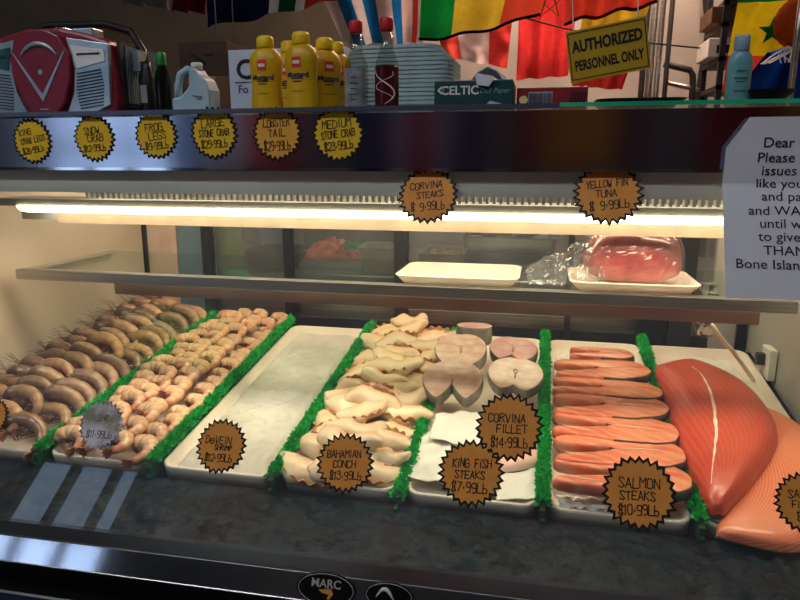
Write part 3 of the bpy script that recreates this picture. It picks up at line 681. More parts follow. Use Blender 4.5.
for i,(px,py,L,lb) in enumerate(SN):
    p=bed(px,py,.012); p.x=min(p.x,.2-L/2) if L>.15 else p.x
    p.x=max(p.x,.032+L/2)
    rot=RX(5)@Matrix.Rotation(R_([-3,3,-4,2,-5,3,0][i]),3,'Z')
    t=empty('salmon_steak',p,rot,'orange '+lb,'salmon steak','salmon steaks laid in a row on the sixth tray')
    out=steak_outline(L,[.052,.085,.07,.085,.085,.085,.078][i])
    out=[(a+.002*noise.noise(Vector((a*60,b_*60,i))),b_+.004*noise.noise(Vector((a*40,b_*40,i+5)))) for a,b_ in out]
    slab(out,.020,M_sal,M_sskin,r=.0045,rimf=lambda q:q[0]>-.12*L).build('flesh',[M_sal,M_sskin],t,smooth=True)
    b=MB(); b.tube([(L*.40,0,.0198),(L*.2,.001,.0203),(0,0,.0201)],[.0006,.0012,.0004],6); b.tube([(-L*.1,-.03,.0201),(-L*.3,-.026,.0202),(-L*.42,-.02,.020)],[.0004,.0012,.0004],6)
    b.build('fat_seam',M_fat,t,smooth=True)
for i,(q,l) in enumerate([([(556,357),(590,352),(588,372),(554,374)],'white paper tucked under the back salmon steak'),([(553,398),(600,402),(602,420),(552,420)],'white paper between the third and fourth salmon steaks'),([(556,432),(640,438),(640,452),(555,448)],'white paper between the salmon steaks in mid tray'),([(556,496),(610,500),(606,514),(560,508)],'white paper at the front left corner under the salmon steaks')]):
    sheet('waxed_paper',q,-.004,M_wax,l,'paper',.009,seed=20+i)
M_s1=salmonmat('deep_salmon_fillet',(196,60,40),(206,74,48),(196,66,44),6,20,.09)
M_s2=salmonmat('striped_salmon_fillet',(226,112,72),(232,124,82),(218,98,64),13,35,.4)
fillet('salmon_fillet',[(764,404),(756,440),(745,478),(722,512),(716,532)],[(800,424),(850,470),(868,520),(800,548),(728,536)],.018,.000,M_s2,'striped orange salmon fillet lying under the larger fillet at the right edge','salmon fillet',group='salmon fillets in the rightmost tray')
f1=fillet('salmon_fillet',[(650,366),(660,392),(670,428),(684,464),(700,494),(712,508)],[(694,356),(742,380),(771,412),(778,442),(752,482),(724,509)],.034,.012,M_s1,'large deep orange salmon fillet with a white centre line, narrowing to the front','salmon fillet',group='salmon fillets in the rightmost tray',nu=34,nv=80,dents=.002)
MB().grid(lambda u,v:Vector(FF[0](.52-.34*v**1.25+(u-.5)*(.010+.020*math.sin(math.pi*v))*(1+.9*noise.noise(Vector((v*22,0,0))))+.010*noise.noise(Vector((v*9,4,0))),.12+.70*v))+Vector((0,0,.0007)),3,90).build('centre_seam',M_fat,f1,smooth=True)
tag(MB().lathe([(.001,0),(.016,.001),(.019,.006),(.014,.011),(.001,.012)],16,(0,0,0)).build('ice_lump',mat('grey_ice_lump',(150,142,134),(176,168,158),scale=30,rough=.3,bump=.3),None,smooth=True),'greyish rounded lump of ice at the front tip of the large salmon fillet','ice').location=bed(719,519,-.006)
sheet('waxed_paper',[(690,356),(730,362),(752,392),(722,384)],-.002,M_wax,'cream waxed paper behind the top of the large salmon fillet','paper',.006,seed=31)
# ------------------------------------------------------------------ shelf goods
ZSH=ZS-.001
def foamtray(name,x0,x1,y0,y1,z,label,r=.02,hh=.014):
    b=MB(); loops=[(.012,0),(.002,hh-.002),(0,hh),(.003,hh+.001),(.006,hh-.001),(.015,.003)]
    for d,h in loops:
        for (x,y) in rrect(x0+d,x1-d,y0+d,y1-d,r-d*.5): b.v.append(Vector((x,y,z+h)))
    n=24
    for i in range(len(loops)-1):
        for q in range(n): q2=(q+1)%n; b.face([i*n+q,i*n+q2,(i+1)*n+q2,(i+1)*n+q])
    b.face(list(range(n))[::-1]); b.face([(len(loops)-1)*n+q for q in range(n)])
    return tag(b.build(name,M_foam,None,smooth=True),label,'tray')
xa_=at(394,288,YS+.02).x; xb_=at(519,290,YS+.02).x
foamtray('foam_tray',xa_,xb_,YS+.012,YS+.16,ZSH,'empty shallow cream foam tray on the glass shelf')
xa_=at(569,291,YS+.02).x; xb_=at(702,297,YS+.02).x
foamtray('foam_tray',xa_,xb_,YS+.012,YS+.16,ZSH,'cream foam tray under the bagged red tuna on the glass shelf')
M_tuna=mat('red_tuna',(180,44,46),(208,92,88),scale=26,rough=.3,sss=.12,coat=.5,bump=.25,bscale=40)
cx=at(633,262,YS+.085).x; zt=at(633,232,YS+.085).z; hz=zt-ZSH-.006
rx=(at(683,262,YS+.085).x-at(588,262,YS+.085).x)/2*1.07
def tuna(k,e=0):
    def f(u,v):
        a=2*math.pi*u; ph=math.pi*(v-.5); c=max(math.cos(ph),0)**.6; s=math.sin(ph)
        s=abs(s)**.8*(1 if s>0 else -1)
        p=Vector(((rx+e)*c*math.cos(a),(.058+e)*c*math.sin(a),hz/2+(hz/2+e)*s))
        n=noise.noise(p*30+Vector((k,0,0)))*.006+noise.noise(p*14)*.006+(noise.noise(p*90+Vector((k,3,0)))*.003 if e else 0)
        q=p-Vector((0,0,hz/2)); p=p+q.normalized()*n; p.z=max(p.z,0.0); return p
    return f
t=empty('tuna_loin',(cx,YS+.088,ZSH+.005),None,'big round piece of red yellowfin tuna wrapped in clear plastic on the shelf','tuna')
MB().grid(tuna(0),36,24).build('flesh',M_tuna,t,smooth=True)
M_wrap=clear('crinkled_wrap',(.96,.94,.94),refl=1.0,base=.10,rough=.14,haze=.08)
MB().grid(tuna(7,.004),60,40).build('plastic_wrap',M_wrap,t,smooth=False)
bx0=at(527,285,YS+.07); bx1=at(592,240,YS+.07)
def bagf(u,v):
    x=bx0.x+(bx1.x+.02-bx0.x)*u; top=.012+.06*u**.8
    z=ZSH+.002+top*math.sin(math.pi*min(1,v*1.0))*(1+.25*noise.noise(Vector((u*5,v*5,0))))
    y=YS+.03+.10*v+.012*noise.noise(Vector((u*14,v*9,2))); 
    return (x+.010*noise.noise(Vector((u*8,v*14,5))),y,z+.010*noise.noise(Vector((u*17,v*13,8)))*(z>ZSH+.01)+.004)
tag(MB().grid(bagf,44,36).build('plastic_bag',M_film,None,smooth=False),'crinkled loose clear plastic bag left of the red tuna','plastic bag')
# ------------------------------------------------------------------ price tags
def star(R,r,n,seed=0):
    rr=random.Random(seed); P=[]
    for i in range(2*n):
        a=math.pi*i/n; q=(R if i%2 else r)*(1+rr.uniform(-.03,.03)); P.append((q*math.cos(a),q*math.sin(a)))
    return P
def price(px,py,rpx,lines,mcard,label,where='glass',roll=0,m_ink=None,mout=None,seed=0,sizes=None,flat=1.0):
    if where=='glass': p=glass(px,py,.0025); rot=basis((1,0,0),GN)
    else: p=at(px,py,YH+.0008); rot=Matrix.Identity(3)
    depth=(p-CP).dot(FW); az=(p-CP).normalized(); R=rpx*depth/FPX*(1.0-.10*abs((p.x)/1.2))
    if where=='glass' and p.z>1.312: p.y=min(p.y,YH-.006); p.y-=.003
    rot=rot@Matrix.Rotation(R_(roll),3,'Y')
    t=empty('price_tag',p,rot,label,'price tag','starburst price tags on the case front')
    N=26
    b=MB().prism(star(R,R*.86,N,seed),0,.0008); b.build('card_edge',mout or M_ink,t)
    b=MB().prism(star(R*.885,R*.77,N,seed),-.0005,0); b.build('card_face',mcard,t)
    b=MB(); n=len(lines)
    for i,(s_,hh,cxx,czz) in enumerate(lines): strokes(b,s_,cxx*R*.5,czz*R,hh*R*.95,.030*R,-.0009,slope=.06,fitw=lambda z:1.62*math.sqrt(max(.04*R*R,(.76*R)**2-z*z)))
    b.build('lettering',m_ink or M_ink,t)
    return t
price(32,141,24.5,[('KING',.28,-.5,.42),('CRAB LEGS',.26,.15,.06),('$26.99Lb',.28,.0,-.36)],M_yel,'yellow starburst price tag on the header for king crab legs',where='h',roll=-6,seed=1)
price(94,138,25,[('SNOW',.32,-.12,.34),('CRAB',.32,.16,.02),('$12.99Lb',.30,.0,-.40)],M_yel,'yellow starburst price tag on the header reading snow crab',where='h',roll=-2,seed=2)
price(156,135,25.5,[('FROG',.34,-.12,.34),('LEGS',.34,.14,.0),('$9.99Lb',.32,.02,-.40)],M_yel,'yellow starburst price tag on the header reading frog legs',where='h',roll=-2,seed=3)
price(214,133,27.5,[('LARGE',.32,-.05,.38),('STONE CRAB',.28,-.0,.02),('$29.99Lb',.32,.0,-.38)],M_yel,'yellow starburst price tag on the header reading large stone crab',where='h',seed=4)
price(277,134,28,[('LOBSTER',.32,0,.42),('TAIL',.32,0,.06),('$29.99Lb',.38,.0,-.40)],M_org,'orange starburst price tag on the header reading lobster tail',where='h',seed=5)
price(338,134,29,[('MEDIUM',.32,-.05,.38),('STONE CRAB',.28,-.0,.02),('$23.99Lb',.32,.0,-.38)],M_yel,'yellow starburst price tag on the header reading medium stone crab',where='h',roll=-3,seed=6)
price(428,195,32,[('CORVINA',.26,-.12,.34),('STEAKS',.24,.14,.02),('$ 9.99Lb',.32,.0,-.38)],M_ochre,'amber starburst price tag near the glass top reading corvina steaks',roll=-4,seed=7)
price(608,193,35,[('YELLOW FiN',.25,-.05,.30),('TUNA',.25,-.1,.0),('$ 9.99Lb',.30,.05,-.36)],M_ochre,'amber starburst price tag near the glass top reading yellow fin tuna',roll=-3,seed=8)
price(-8,417,20,[('SHRiMP',.26,.05,.2),('99Lb',.30,.2,-.3)],M_ochre,'starburst price tag cut off by the left edge of the view','glass',seed=9)
price(101,425,26.5,[('SHR',.28,.1,.30),('$11.99Lb',.32,.05,-.34)],M_faded,'faded whitish starburst price tag in front of the peeled shrimp',roll=1,seed=10,m_ink=M_inkg,mout=mat('worn_pale_edge',(60,58,60),(206,206,212),scale=60,rough=.7))
price(221,446,28.5,[('DeVEiN',.30,-.25,.22),('SHRiMP',.20,.22,-.04),('$12.99Lb',.30,.0,-.40)],M_ochre,'amber starburst price tag reading devein shrimp in front of the ice tray',roll=2,seed=11)
price(345,463,31,[('BAHAMiAN',.27,-.1,.30),('CONCH',.26,-.02,-.02),('$13.99Lb',.30,.12,-.38)],M_ochre,'amber starburst price tag reading Bahamian conch in front of the conch',roll=-2,seed=12)
price(471,473,34,[('KiNG FiSH',.28,.02,.30),('STEAKS',.25,-.06,-.04),('$7.99Lb',.32,-.02,-.40)],M_ochre,'amber starburst price tag reading king fish steaks',roll=1,seed=13)
price(509,427,35,[('CORVINA',.27,-.15,.26),('FiLLET',.26,.16,-.04),('$14.99Lb',.32,.06,-.42)],M_ochre,'amber starburst price tag reading corvina fillet, above the king fish tag',roll=0,seed=14)
price(639,493,37.5,[('SALMON',.30,.0,.28),('STEAKS',.26,-.08,-.06),('$10.99Lb',.30,-.02,-.42)],M_ochre,'amber starburst price tag reading salmon steaks, lowest on the glass',roll=0,seed=15)
price(806,503,31,[('SALMON',.30,.0,.30),('FiLLET',.26,.0,-.04),('$',.32,-.45,-.42)],M_ochre,'amber starburst price tag for salmon fillet at the right edge of the view',roll=0,seed=16)
# ------------------------------------------------------------------ paper notice on the right
npx0,npx1=at(719,200,YH).x,at(719,200,YH).x+.215
zt=at(760,117,YH-.006).z; yb_=glass(740,297,.004); zk=1.322; 
H1=zt-zk; GT=Vector((0,GL1.y,GL1.z)); lb=(zk-yb_.z)/GD.z
tot=H1+lb
def notice(u,v):
    s_=v*tot; x=npx0+(npx1-npx0)*u
    if s_<H1: y=YH-.007; z=zt-s_
    else:
        q=Vector((0,YH-.007,zk))-GD*(s_-H1); y=q.y; z=q.z
    y-=.0004*math.sin(u*9+v*4)**2
    if u<.10 and v<.16: # folded corner
        cut=max(0,(.10-u)/.10*.16-v); 
        if cut>0: z-=cut*tot*1.0; y-=.0006
    return Vector((x-npx0,y-YH,z-zt))
t=empty('paper_notice',(npx0,YH,zt),None,'white printed paper notice taped over the right end of the glass and header','notice')
MB().grid(notice,30,60).build('sheet',M_paper,t,solid=.0004)
LN=[('Dear C',763,143),('Please f',757,158),('issues',761,171),('like you',755,184),('and pa',761,197),('and WAIT',748,211),('until we',759,224),('to give',758,237),('THANK',763,251),('Bone Island',735,264)]
K0=Vector((0,YH-.007,zk))
for s_,px,py in LN:
    p=at(px,py,YH-.007); s0=zt-p.z
    if p.z<zk: p=hit(px,py,K0,GN); s0=H1+(K0-Vector((0,p.y,p.z))).length
    o=text('lettering',s_,.0158,M_ink,t,(0,0,0),align='LEFT',bold=.00008)
    for v in o.data.vertices:
        q=s0-v.co.z; e=v.co.y
        if q<H1: y=YH-.0078; z=zt-q
        else: w_=K0-GD*(q-H1)+GN*.0009; y=w_.y; z=w_.z
        v.co=Vector((p.x-npx0+v.co.x,y-YH+e*.3,z-zt))
# ------------------------------------------------------------------ things on the ledge
ZLd=ZTOP+.0005
def lx(px,Y): return at(px,112,Y).x
def wrapz(o,rx,ry,eps,rf=None):
    for v in o.data.vertices:
        k=rf(v.co.z) if rf else 1
        v.co.y=-ry*k*math.sqrt(max(0,1-(v.co.x/(rx*k))**2))-eps+ (v.co.y*.0)
# boombox
YB1=1.02; bl,br=lx(-18,YB1),lx(119,YB1); bw=br-lx(50,YB1); bl=br-2*bw; bh=at(60,27,YB1).z-ZLd
t=empty('boombox',((bl+br)/2,YB1,ZLd),None,'red and silver portable stereo with a black carry strap on the ledge','stereo')
M_red=mat('dark_red_plastic',(120,26,44),(134,34,52),scale=8,rough=.35); M_silv=mat('silver_plastic',(150,168,172),(182,196,200),scale=20,rough=.3,metal=.6)
out=[(-.94,.02),(.94,.02),(1.0,.2),(.98,.55),(.93,.84),(.6,.93),(.25,1.0),(-.25,1.0),(-.6,.93),(-.93,.84),(-.98,.55),(-1.0,.2)]
MB().prism([(x*bw,z*bh) for x,z in out],0,.16).build('body',M_red,t,bevel=.006)
for s_ in (-1,1):
    o2=[(.28,.05),(.72,.09),(.92,.16),(.96,.80),(.38,.88),(.46,.55),(.42,.3)]
    MB().prism([(s_*x*bw,z*bh) for x,z in (o2 if s_>0 else o2[::-1])],-.006,.002).build('speaker_panel',M_silv,t,bevel=.001)
    b=MB(); 
    for i in range(12):
        zz=.14+.034*i; b.box((s_*.66*bw,-.0066,zz*bh),((.40-.012*abs(i-6))*bw,.002,.012*bh),0,RY(-s_*7))
    b.build('speaker_grille',M_dark,t)
    b=MB(); b.prism([(s_*x*bw,z*bh) for x,z in ([(.44,.80),(.90,.74),(.90,.62),(.50,.55)] if s_>0 else [(.44,.80),(.90,.74),(.90,.62),(.50,.55)][::-1])],-.0078,-.006)
    b.build('display_window',M_white if s_>0 else mat('teal_display',(30,70,70),(60,110,108),rough=.2),t)
    MB().box((s_*.68*bw,-.0082,.70*bh),(.32*bw,.001,.018*bh)).build('display_slot',M_dark,t)
o3=[(-.16,.06),(.16,.06),(.30,.18),(.42,.45),(.44,.70),(.30,.90),(.12,.97),(-.12,.97),(-.30,.90),(-.44,.70),(-.42,.45),(-.30,.18)]
MB().prism([(x*bw,z*bh) for x,z in o3],-.012,0).build('disc_lid',M_red,t,bevel=.003)
b=MB()
for s_ in (-1,1): b.prism([(s_*x*bw,z*bh) for x,z in ([(.0,.20),(.0,.28),(.34,.70),(.40,.76)] if s_>0 else [(.0,.20),(.0,.28),(.34,.70),(.40,.76)][::-1])],-.0135,-.012)
b.build('chrome_v',M_silv,t)
MB().tube([(.28*bw*math.cos(a),-.013,(.60+.22*math.sin(a))*bh) for a in [math.pi*(.12+.76*i/16) for i in range(17)]],[.001+.003*math.sin(math.pi*i/16) for i in range(17)],8).build('lid_handle',M_silv,t,smooth=True)
MB().box((0,-.0125,.12*bh),(.13*bw,.001,.012*bh)).box((0,-.0125,.52*bh),(.06*bw,.001,.05*bh)).build('lid_mark',M_silv,t)
MB().lathe([(.0001,0),(.004,0),(.004,.003),(.0001,.003)],12,(-.70*bw,0,0)).build('power_light',mat('red_led',(255,40,80),emit=(255,30,80),estr=1.5),t).location=(0,-.010,.62*bh)
MB().box((bw*.992,.075,.5*bh),(.006,.12,.7*bh)).build('side_panel',M_dark,t)
b=MB()
for i in range(17):
    b.box((bw*1.0,.03+.0065*i,.50*bh),(.008,.003,.62*bh))
b.build('side_grille',M_silv,t)
MB().tube([(-bw*.98,.08,.78*bh),(-bw*.9,.08,.98*bh),(-bw*.45,.09,1.15*bh),(bw*.45,.09,1.13*bh),(bw*.88,.08,1.02*bh),(bw*1.08,.07,.78*bh),(bw*1.14,.05,.55*bh)],[.007]*7,8).build('carry_strap',M_black,t,smooth=True)
MB().box((bw*1.10,.05,.66*bh),(.014,.02,.034)).build('strap_clip',M_silv,t)
MB().box((.50*bw,.03,.955*bh),(.04,.03,.014)).box((.02,.03,1.0*bh),(.02,.02,.008)).build('top_button',M_silv,t,bevel=.002)
# small dark bottles right of the stereo
def bottle(name,px,Y,ztop_px,prof,mats,label,cat,sx=1,sy=1,group=None,rw=None,mf=None):
    x=lx(px,Y); H=at(px,ztop_px,Y).z-ZLd; t=empty(name,(x,Y,ZLd),None,label,cat,group); return t,H
t,H=bottle('glass_bottle',165,1.03,52,None,None,'dark glass bottle with a green cap between the stereo and the jug','bottle')
MB().lathe([(.012,0),(.0135,.003),(.0135,H*.6),(.007,H*.8),(.006,H*.86)],20).build('body',mat('dark_bottle_glass',(14,18,14),rough=.15),t,smooth=True)
MB().lathe([(.0078,H*.80),(.0082,H*.82),(.008,H*.98),(.006,H)],20).build('cap',mat('green_cap',(26,110,44),(36,140,56),scale=30,rough=.4),t,smooth=True)
t,H=bottle('glass_bottle',150,1.07,62,None,None,'black bottle with pale label beside the stereo strap','bottle')
MB().lathe([(.013,0),(.014,.003),(.014,H*.75),(.008,H*.9),(.008,H)],20).build('body',M_black,t,smooth=True)
MB().box((0,-.0142,H*.45),(.012,.0006,H*.3)).build('label_patch',mat('grey_label',(130,134,136),rough=.6),t)
# pale jug
x=lx(197,1.03); H=at(197,68,1.03).z-ZLd
t=empty('plastic_jug',(x,1.03,ZLd),None,'pale blue plastic jug with a moulded handle right of the stereo','jug')
M_jug=mat('pale_blue_hdpe',(150,178,190),(172,196,204),scale=10,rough=.4,sss=.1)
w_=.034
MB().prism([(-w_,0.0),(w_,0),(w_*1.02,H*.55),(w_*.8,H*.78),(w_*.45,H*.86),(w_*.30,H*.98),(-w_*.02,H*.98),(-w_*.05,H*.62),(-w_*.55,H*.42),(-w_*1.0,H*.40)],-.02,.02).build('body',M_jug,t,bevel=.004)
MB().tube([(-w_*.02,0,H*.93),(-w_*.35,0,H*.98),(-w_*.75,0,H*.88),(-w_*.92,0,H*.66),(-w_*.95,0,H*.40)],[.006,.0065,.0065,.0065,.007],10).build('handle',M_jug,t,smooth=True)
MB().lathe([(.0095,H*.97),(.0095,H*1.08),(.008,H*1.10)],18,(w_*.14,0,0)).build('cap',M_white,t,smooth=True)
MB().box((w_*.4,-.0205,H*.42),(.016,.0006,.0016),0,RY(8)).box((w_*.5,-.0205,H*.37),(.010,.0006,.0012),0,RY(8)).build('printed_lines',M_inkg,t)
# boxes behind
def carton(name,pxa,pxb,ytop,Y,D,m,label,cat='box',z0=ZLd,rz=0):
    xa_,xb_=lx(pxa,Y),lx(pxb,Y); H=at((pxa+pxb)/2,ytop,Y).z-z0; W=xb_-xa_
    t=empty(name,((xa_+xb_)/2,Y,z0),RZ(rz),label,cat)
    MB().box((0,D/2,H/2),(W,D,H)).build('body',m,t,bevel=.0015)
    return t,W,H
M_card=mat('brown_cardboard',(96,66,44),(116,82,56),scale=12,rough=.85)
t,W,H=carton('cardboard_box',181,233,76,1.22,.12,M_card,'lower brown cardboard box behind the pale jug')
z1=ZLd+H
MB().box((0,-.0005,H*.96),(W*.4,.001,H*.07)).build('tape',mat('tan_tape',(150,120,84),rough=.4),t)
t,W,H=carton('cardboard_box',183,230,41,1.22,.12,mat('dark_brown_cardboard',(64,44,32),(80,56,40),scale=12,rough=.85),'upper darker brown cardboard box, topmost behind the pale jug',z0=z1)
MB().box((-W*.1,-.0005,H*.5),(W*.35,.001,H*.10),0,RY(30)).box((W*.12,-.0005,H*.62),(W*.2,.001,H*.06)).build('printed_mark',M_black,t)
t,W,H=carton('white_carton',231,347,48,1.16,.1,mat('white_carton_board',(190,200,216),(204,212,226),scale=6,rough=.7),'white carton with large black letters standing behind the mustard bottles')
text('lettering','C',.048,M_ink,t,(-W*.36,-.0006,H*.72),bold=.0012)
text('lettering','Fo',.020,mat('blue_print',(40,70,150),rough=.6),t,(-W*.38,-.0006,H*.46),bold=.0003)
MB().box((-W*.2,-.0006,H*.56),(W*.5,.0006,.0015)).build('printed_rule',M_ink,t)
# mustard bottles
M_must=mat('mustard_yellow_plastic',(206,160,8),(218,174,18),scale=10,rough=.38,sss=.1)
M_mustg=mat('mustard_cap',(236,196,14),(242,206,30),scale=10,rough=.4)
def mustard(px,ytop,Y,label,rot=0):
    x=lx(px,Y); H=at(px,ytop,Y).z-ZLd
    t=empty('mustard_bottle',(x,Y,ZLd),RZ(rot),label,'mustard bottle','yellow mustard bottles on the ledge')
    pr=[(.0235,0),(.0258,.002),(.0262,H*.12),(.0245,H*.30),(.0238,H*.42),(.0262,H*.58),(.0272,H*.68),(.0235,H*.78),(.0150,H*.84),(.0125,H*.855)]
    MB().lathe(pr,28,sy=.68).build('body',M_must,t,smooth=True)
    b=MB().lathe([(.0128,H*.85),(.0135,H*.86),(.0135,H*.965),(.0118,H*.985),(.0095,H)],28,sy=.9); b.build('cap',M_mustg,t,smooth=True)
    def rf(z):
        for (r0,z0),(r1,z1) in zip(pr,pr[1:]):
            if z0<=z<=z1: return (r0+(r1-r0)*(z-z0)/(z1-z0)) 
        return .025
    def patch(name,x0,x1,z0,z1,m,eps):
        def f(u,v):
            X=x0+(x1-x0)*u; Z=z0+(z1-z0)*v; r=rf(Z); return (X,-.68*math.sqrt(max(0,r*r-X*X))-eps,Z)
        return MB().grid(f,8,6).build(name,m,t,smooth=True)
    patch('logo_patch',-.0075,.0075,H*.56,H*.69,mat('mustard_logo_red',(214,50,40),rough=.5) if 'M_lr' not in globals() else M_lr,.0003)
    for k_,(hw,z_) in enumerate(((.009,.425),(.007,.39),(.009,.27))): patch('printed_line',-hw,hw,H*z_,H*(z_+.014),M_brn if k_==2 else M_ink,.0004)
    patch('logo_bar',-.0055,.0055,H*.605,H*.645,M_white,.0006)
    for s_,sz,z,mm in (('Mustard',.0105,.475,mat('navy_print',(24,40,110),rough=.5) if 'M_nv' not in globals() else M_nv),):
        o=text('lettering',s_,sz,mm,t,(0,0,H*z),bold=.0003 if sz>.01 else 0)
        for v in o.data.vertices:
            r=rf(v.co.z); v.co.y=-.68*math.sqrt(max(0,r*r-v.co.x**2))-.0005-abs(v.co.y)*.5
    return t
M_brn=mat('brown_print',(150,110,10),rough=.5)
M_lr=mat('mustard_logo_red',(214,50,40),rough=.5); M_nv=mat('navy_print',(24,40,110),rough=.5)
mustard(268,36,1.0,'yellow mustard bottle leftmost on the ledge, in front of the white carton')
mustard(303,32,.97,'yellow mustard bottle standing nearest, tallest in the group',rot=-6)
mustard(326,38,1.02,'yellow mustard bottle turned sideways at the right of the group',rot=40)
mustard(291,41,1.09,'yellow mustard bottle half hidden between the two front bottles')
mustard(337,42,1.08,'yellow mustard bottle behind the right one, beside the clear bottle',rot=30)
# sauce bottles
M_clr=clear('bottle_glass',(.78,.84,.82),refl=1.3,base=.08); M_sauce=mat('dark_red_sauce',(70,14,16),(86,20,20),scale=10,rough=.25); M_rcap=mat('red_cap',(196,30,34),(206,42,44),scale=20,rough=.4)
def sauce(px,ytop,full,label):
    Y=.955; x=lx(px,Y); H=at(px,ytop,Y).z-ZLd; t=empty('sauce_bottle',(x,Y,ZLd),None,label,'sauce bottle','red capped sauce bottles')
    pr=[(.0155,0),(.0172,.002),(.0172,H*.48),(.0165,H*.53),(.0095,H*.68),(.0082,H*.88)]
    MB().lathe(pr,28).build('bottle',M_clr,t,smooth=True)
    MB().lathe([(.0088,H*.87),(.0096,H*.88),(.0096,H*.985),(.0085,H)],24).build('cap',M_rcap,t,smooth=True)
    lv=.50 if full else .10
    MB().lathe([(.0148,.003),(.0160,.004),(.0160,H*lv)],24).build('contents',M_sauce if full else mat('pale_residue',(120,124,120),rough=.3),t,smooth=True)
    ml=M_sauce if full else mat('grey_worn_label',(104,112,116),(150,156,158),scale=60,rough=.6)
    a0,a1=(-math.pi,0) if full else (-math.pi*.85,-math.pi*.15)
    MB().grid(lambda u,v:(.0175*math.cos(a0+(a1-a0)*u),.0175*math.sin(a0+(a1-a0)*u),H*(.06+.42*v)),16,2).build('label_patch',ml,t,smooth=True)
    b=MB()
    if full:
        P=[(.0178*math.sin(.9*math.sin(q*.5)),0,H*(.08+.038*q)) for q in range(11)]
        b.tube([(p[0],-math.sqrt(.0178**2-p[0]**2)-.0001,p[2]) for p in P],[.0002,.0005,.0008,.0010,.0012,.0012,.0011,.0008,.0006,.0004,.0002],5)
        P=[(.0178*math.sin(.8*math.cos(q*.62)),0,H*(.14+.026*q)) for q in range(12)]
        b.tube([(p[0],-math.sqrt(.0178**2-p[0]**2)-.0001,p[2]) for p in P],.0004,5)
        b.build('script_swirl',M_white,t,smooth=True)
    else:
        for i in range(5): b.box((0,-.0178,H*(.14+.06*i)),(.012 if i%2 else .008,.0005,.0016))
        b.build('printed_lines',M_inkg,t)
sauce(357,21,False,'nearly empty clear sauce bottle with red cap beside the mustard')
sauce(387,18,True,'dark red sauce bottle with red cap and white script, in front of the foam stack')
# foam container stack
NS=17; Yf=1.08; xa_,xb_=lx(343,Yf),lx(451,Yf); H=at(425,43,Yf).z-ZLd
hh=H/NS
for i in range(NS):
    sh=.0045*max(0,i-NS+4)
    b=MB(); loops=[(.016,0),(.0018,hh*.10),(0,hh*.22),(0,hh*.93),(.0012,hh*.99),(.016,hh*.99)]
    for d,h in loops:
        for (x,y) in rrect(xa_+d+sh,xb_-d-sh*1.6,Yf+d,Yf+.14-d,.026-d*.5,4): b.v.append(Vector((x-(xa_+xb_)/2,y-Yf-.07,h)))
    n=20
    for k in range(len(loops)-1):
        for q in range(n): q2=(q+1)%n; b.face([k*n+q,k*n+q2,(k+1)*n+q2,(k+1)*n+q])
    b.face(list(range(n))[::-1]); b.face([(len(loops)-1)*n+q for q in range(n)])
    o=b.build('foam_container',M_foamg,None,smooth=False); o.location=((xa_+xb_)/2,Yf+.07,ZLd+hh*i)
    pos=['bottommost','second from the bottom','third from the bottom','fourth from the bottom','fifth from the bottom','sixth from the bottom','seventh from the bottom','eighth from the bottom','middle one','eighth from the top','seventh from the top','sixth from the top','fifth from the top','fourth from the top','third from the top','second from the top','topmost'][i]
    tag(o,'pale green foam container, %s of the stack behind the sauce bottles'%pos,'foam container','stacked foam containers on the ledge')
# deli paper box
t,W,H=carton('paper_sheet_box',434,512,80,.98,.1,mat('dark_teal_box',(16,62,62),(22,74,72),scale=12,rough=.5),'dark green carton of paper sheets with white lettering on the ledge')
text('lettering','CELTIC',.017,M_white,t,(-W*.17,-.0006,H*.68),bold=.0004)
text('lettering','Deli Paper',.010,mat('grey_green_print',(120,160,150),rough=.6),t,(W*.27,-.0006,H*.66),ital=.3)
MB().prism([(-W*.46,H*.70),(-W*.40,H*.84),(-W*.40,H*.56)],-.0008,0).prism([(-W*.44,H*.70),(-W*.38,H*.78),(-W*.38,H*.62)],-.0008,0).box((-W*.15,-.0006,H*.14),(W*.6,.0006,.0018)).build('printed_arrow',M_white,t)
MB().prism([(W*.14,H*.10),(W*.34,H*.08),(W*.40,H*.24),(W*.22,H*.36),(W*.16,H*.22)],-.0008,0).build('printed_picture',M_foamg,t)
MB().grid(lambda u,v:(-W*.06+W*.44*u+.005*math.sin(v*5),.02+.03*v,H+.001+.018*math.sin(math.pi*u)*(1-.3*v)+.004*noise.noise(Vector((u*7,v*7,2)))),14,10).build('pulled_sheet',M_paper,t,solid=.0005)
MB().prism([(W*.02,H*1.22),(W*.28,H*1.05),(W*.20,H*.78),(W*.05,H*.84)],-.006,-.0045).build('loose_sheet',M_paper,t)
# red box
t,W,H=carton('red_carton',516,587,87,.99,.08,mat('red_carton_board',(130,24,34),(146,34,42),scale=12,rough=.5),'low red carton with a barcode right of the green carton')
b=MB().box((-W*.16,-.0006,H*.46),(W*.34,.0006,H*.72)); b.build('barcode_panel',mat('grey_panel',(150,150,156),rough=.6),t)
b=MB(); xx=-W*.31
while xx<W*.0:
    q=random.choice((.0006,.001,.0014)); b.box((xx,-.0012,H*.46),(q,.0006,H*.6)); xx+=q+random.choice((.0008,.0012))
b.build('barcode',M_ink,t)
MB().lathe([(.0001,0),(.006,0),(.006,.0006),(.0001,.0006)],16).build('printed_circle',mat('cream_print',(220,200,130),rough=.6),t).matrix_local=Matrix.Translation((-W*.40,-.0002,H*.5))@Matrix.Rotation(math.pi/2,4,'X')
b=MB()
for i in range(5): b.box((W*(.27+.045*i),-.0006,H*.5),(.0022,.0006,H*.6),0,RY(16))
b.build('printed_stripes',M_black,t)
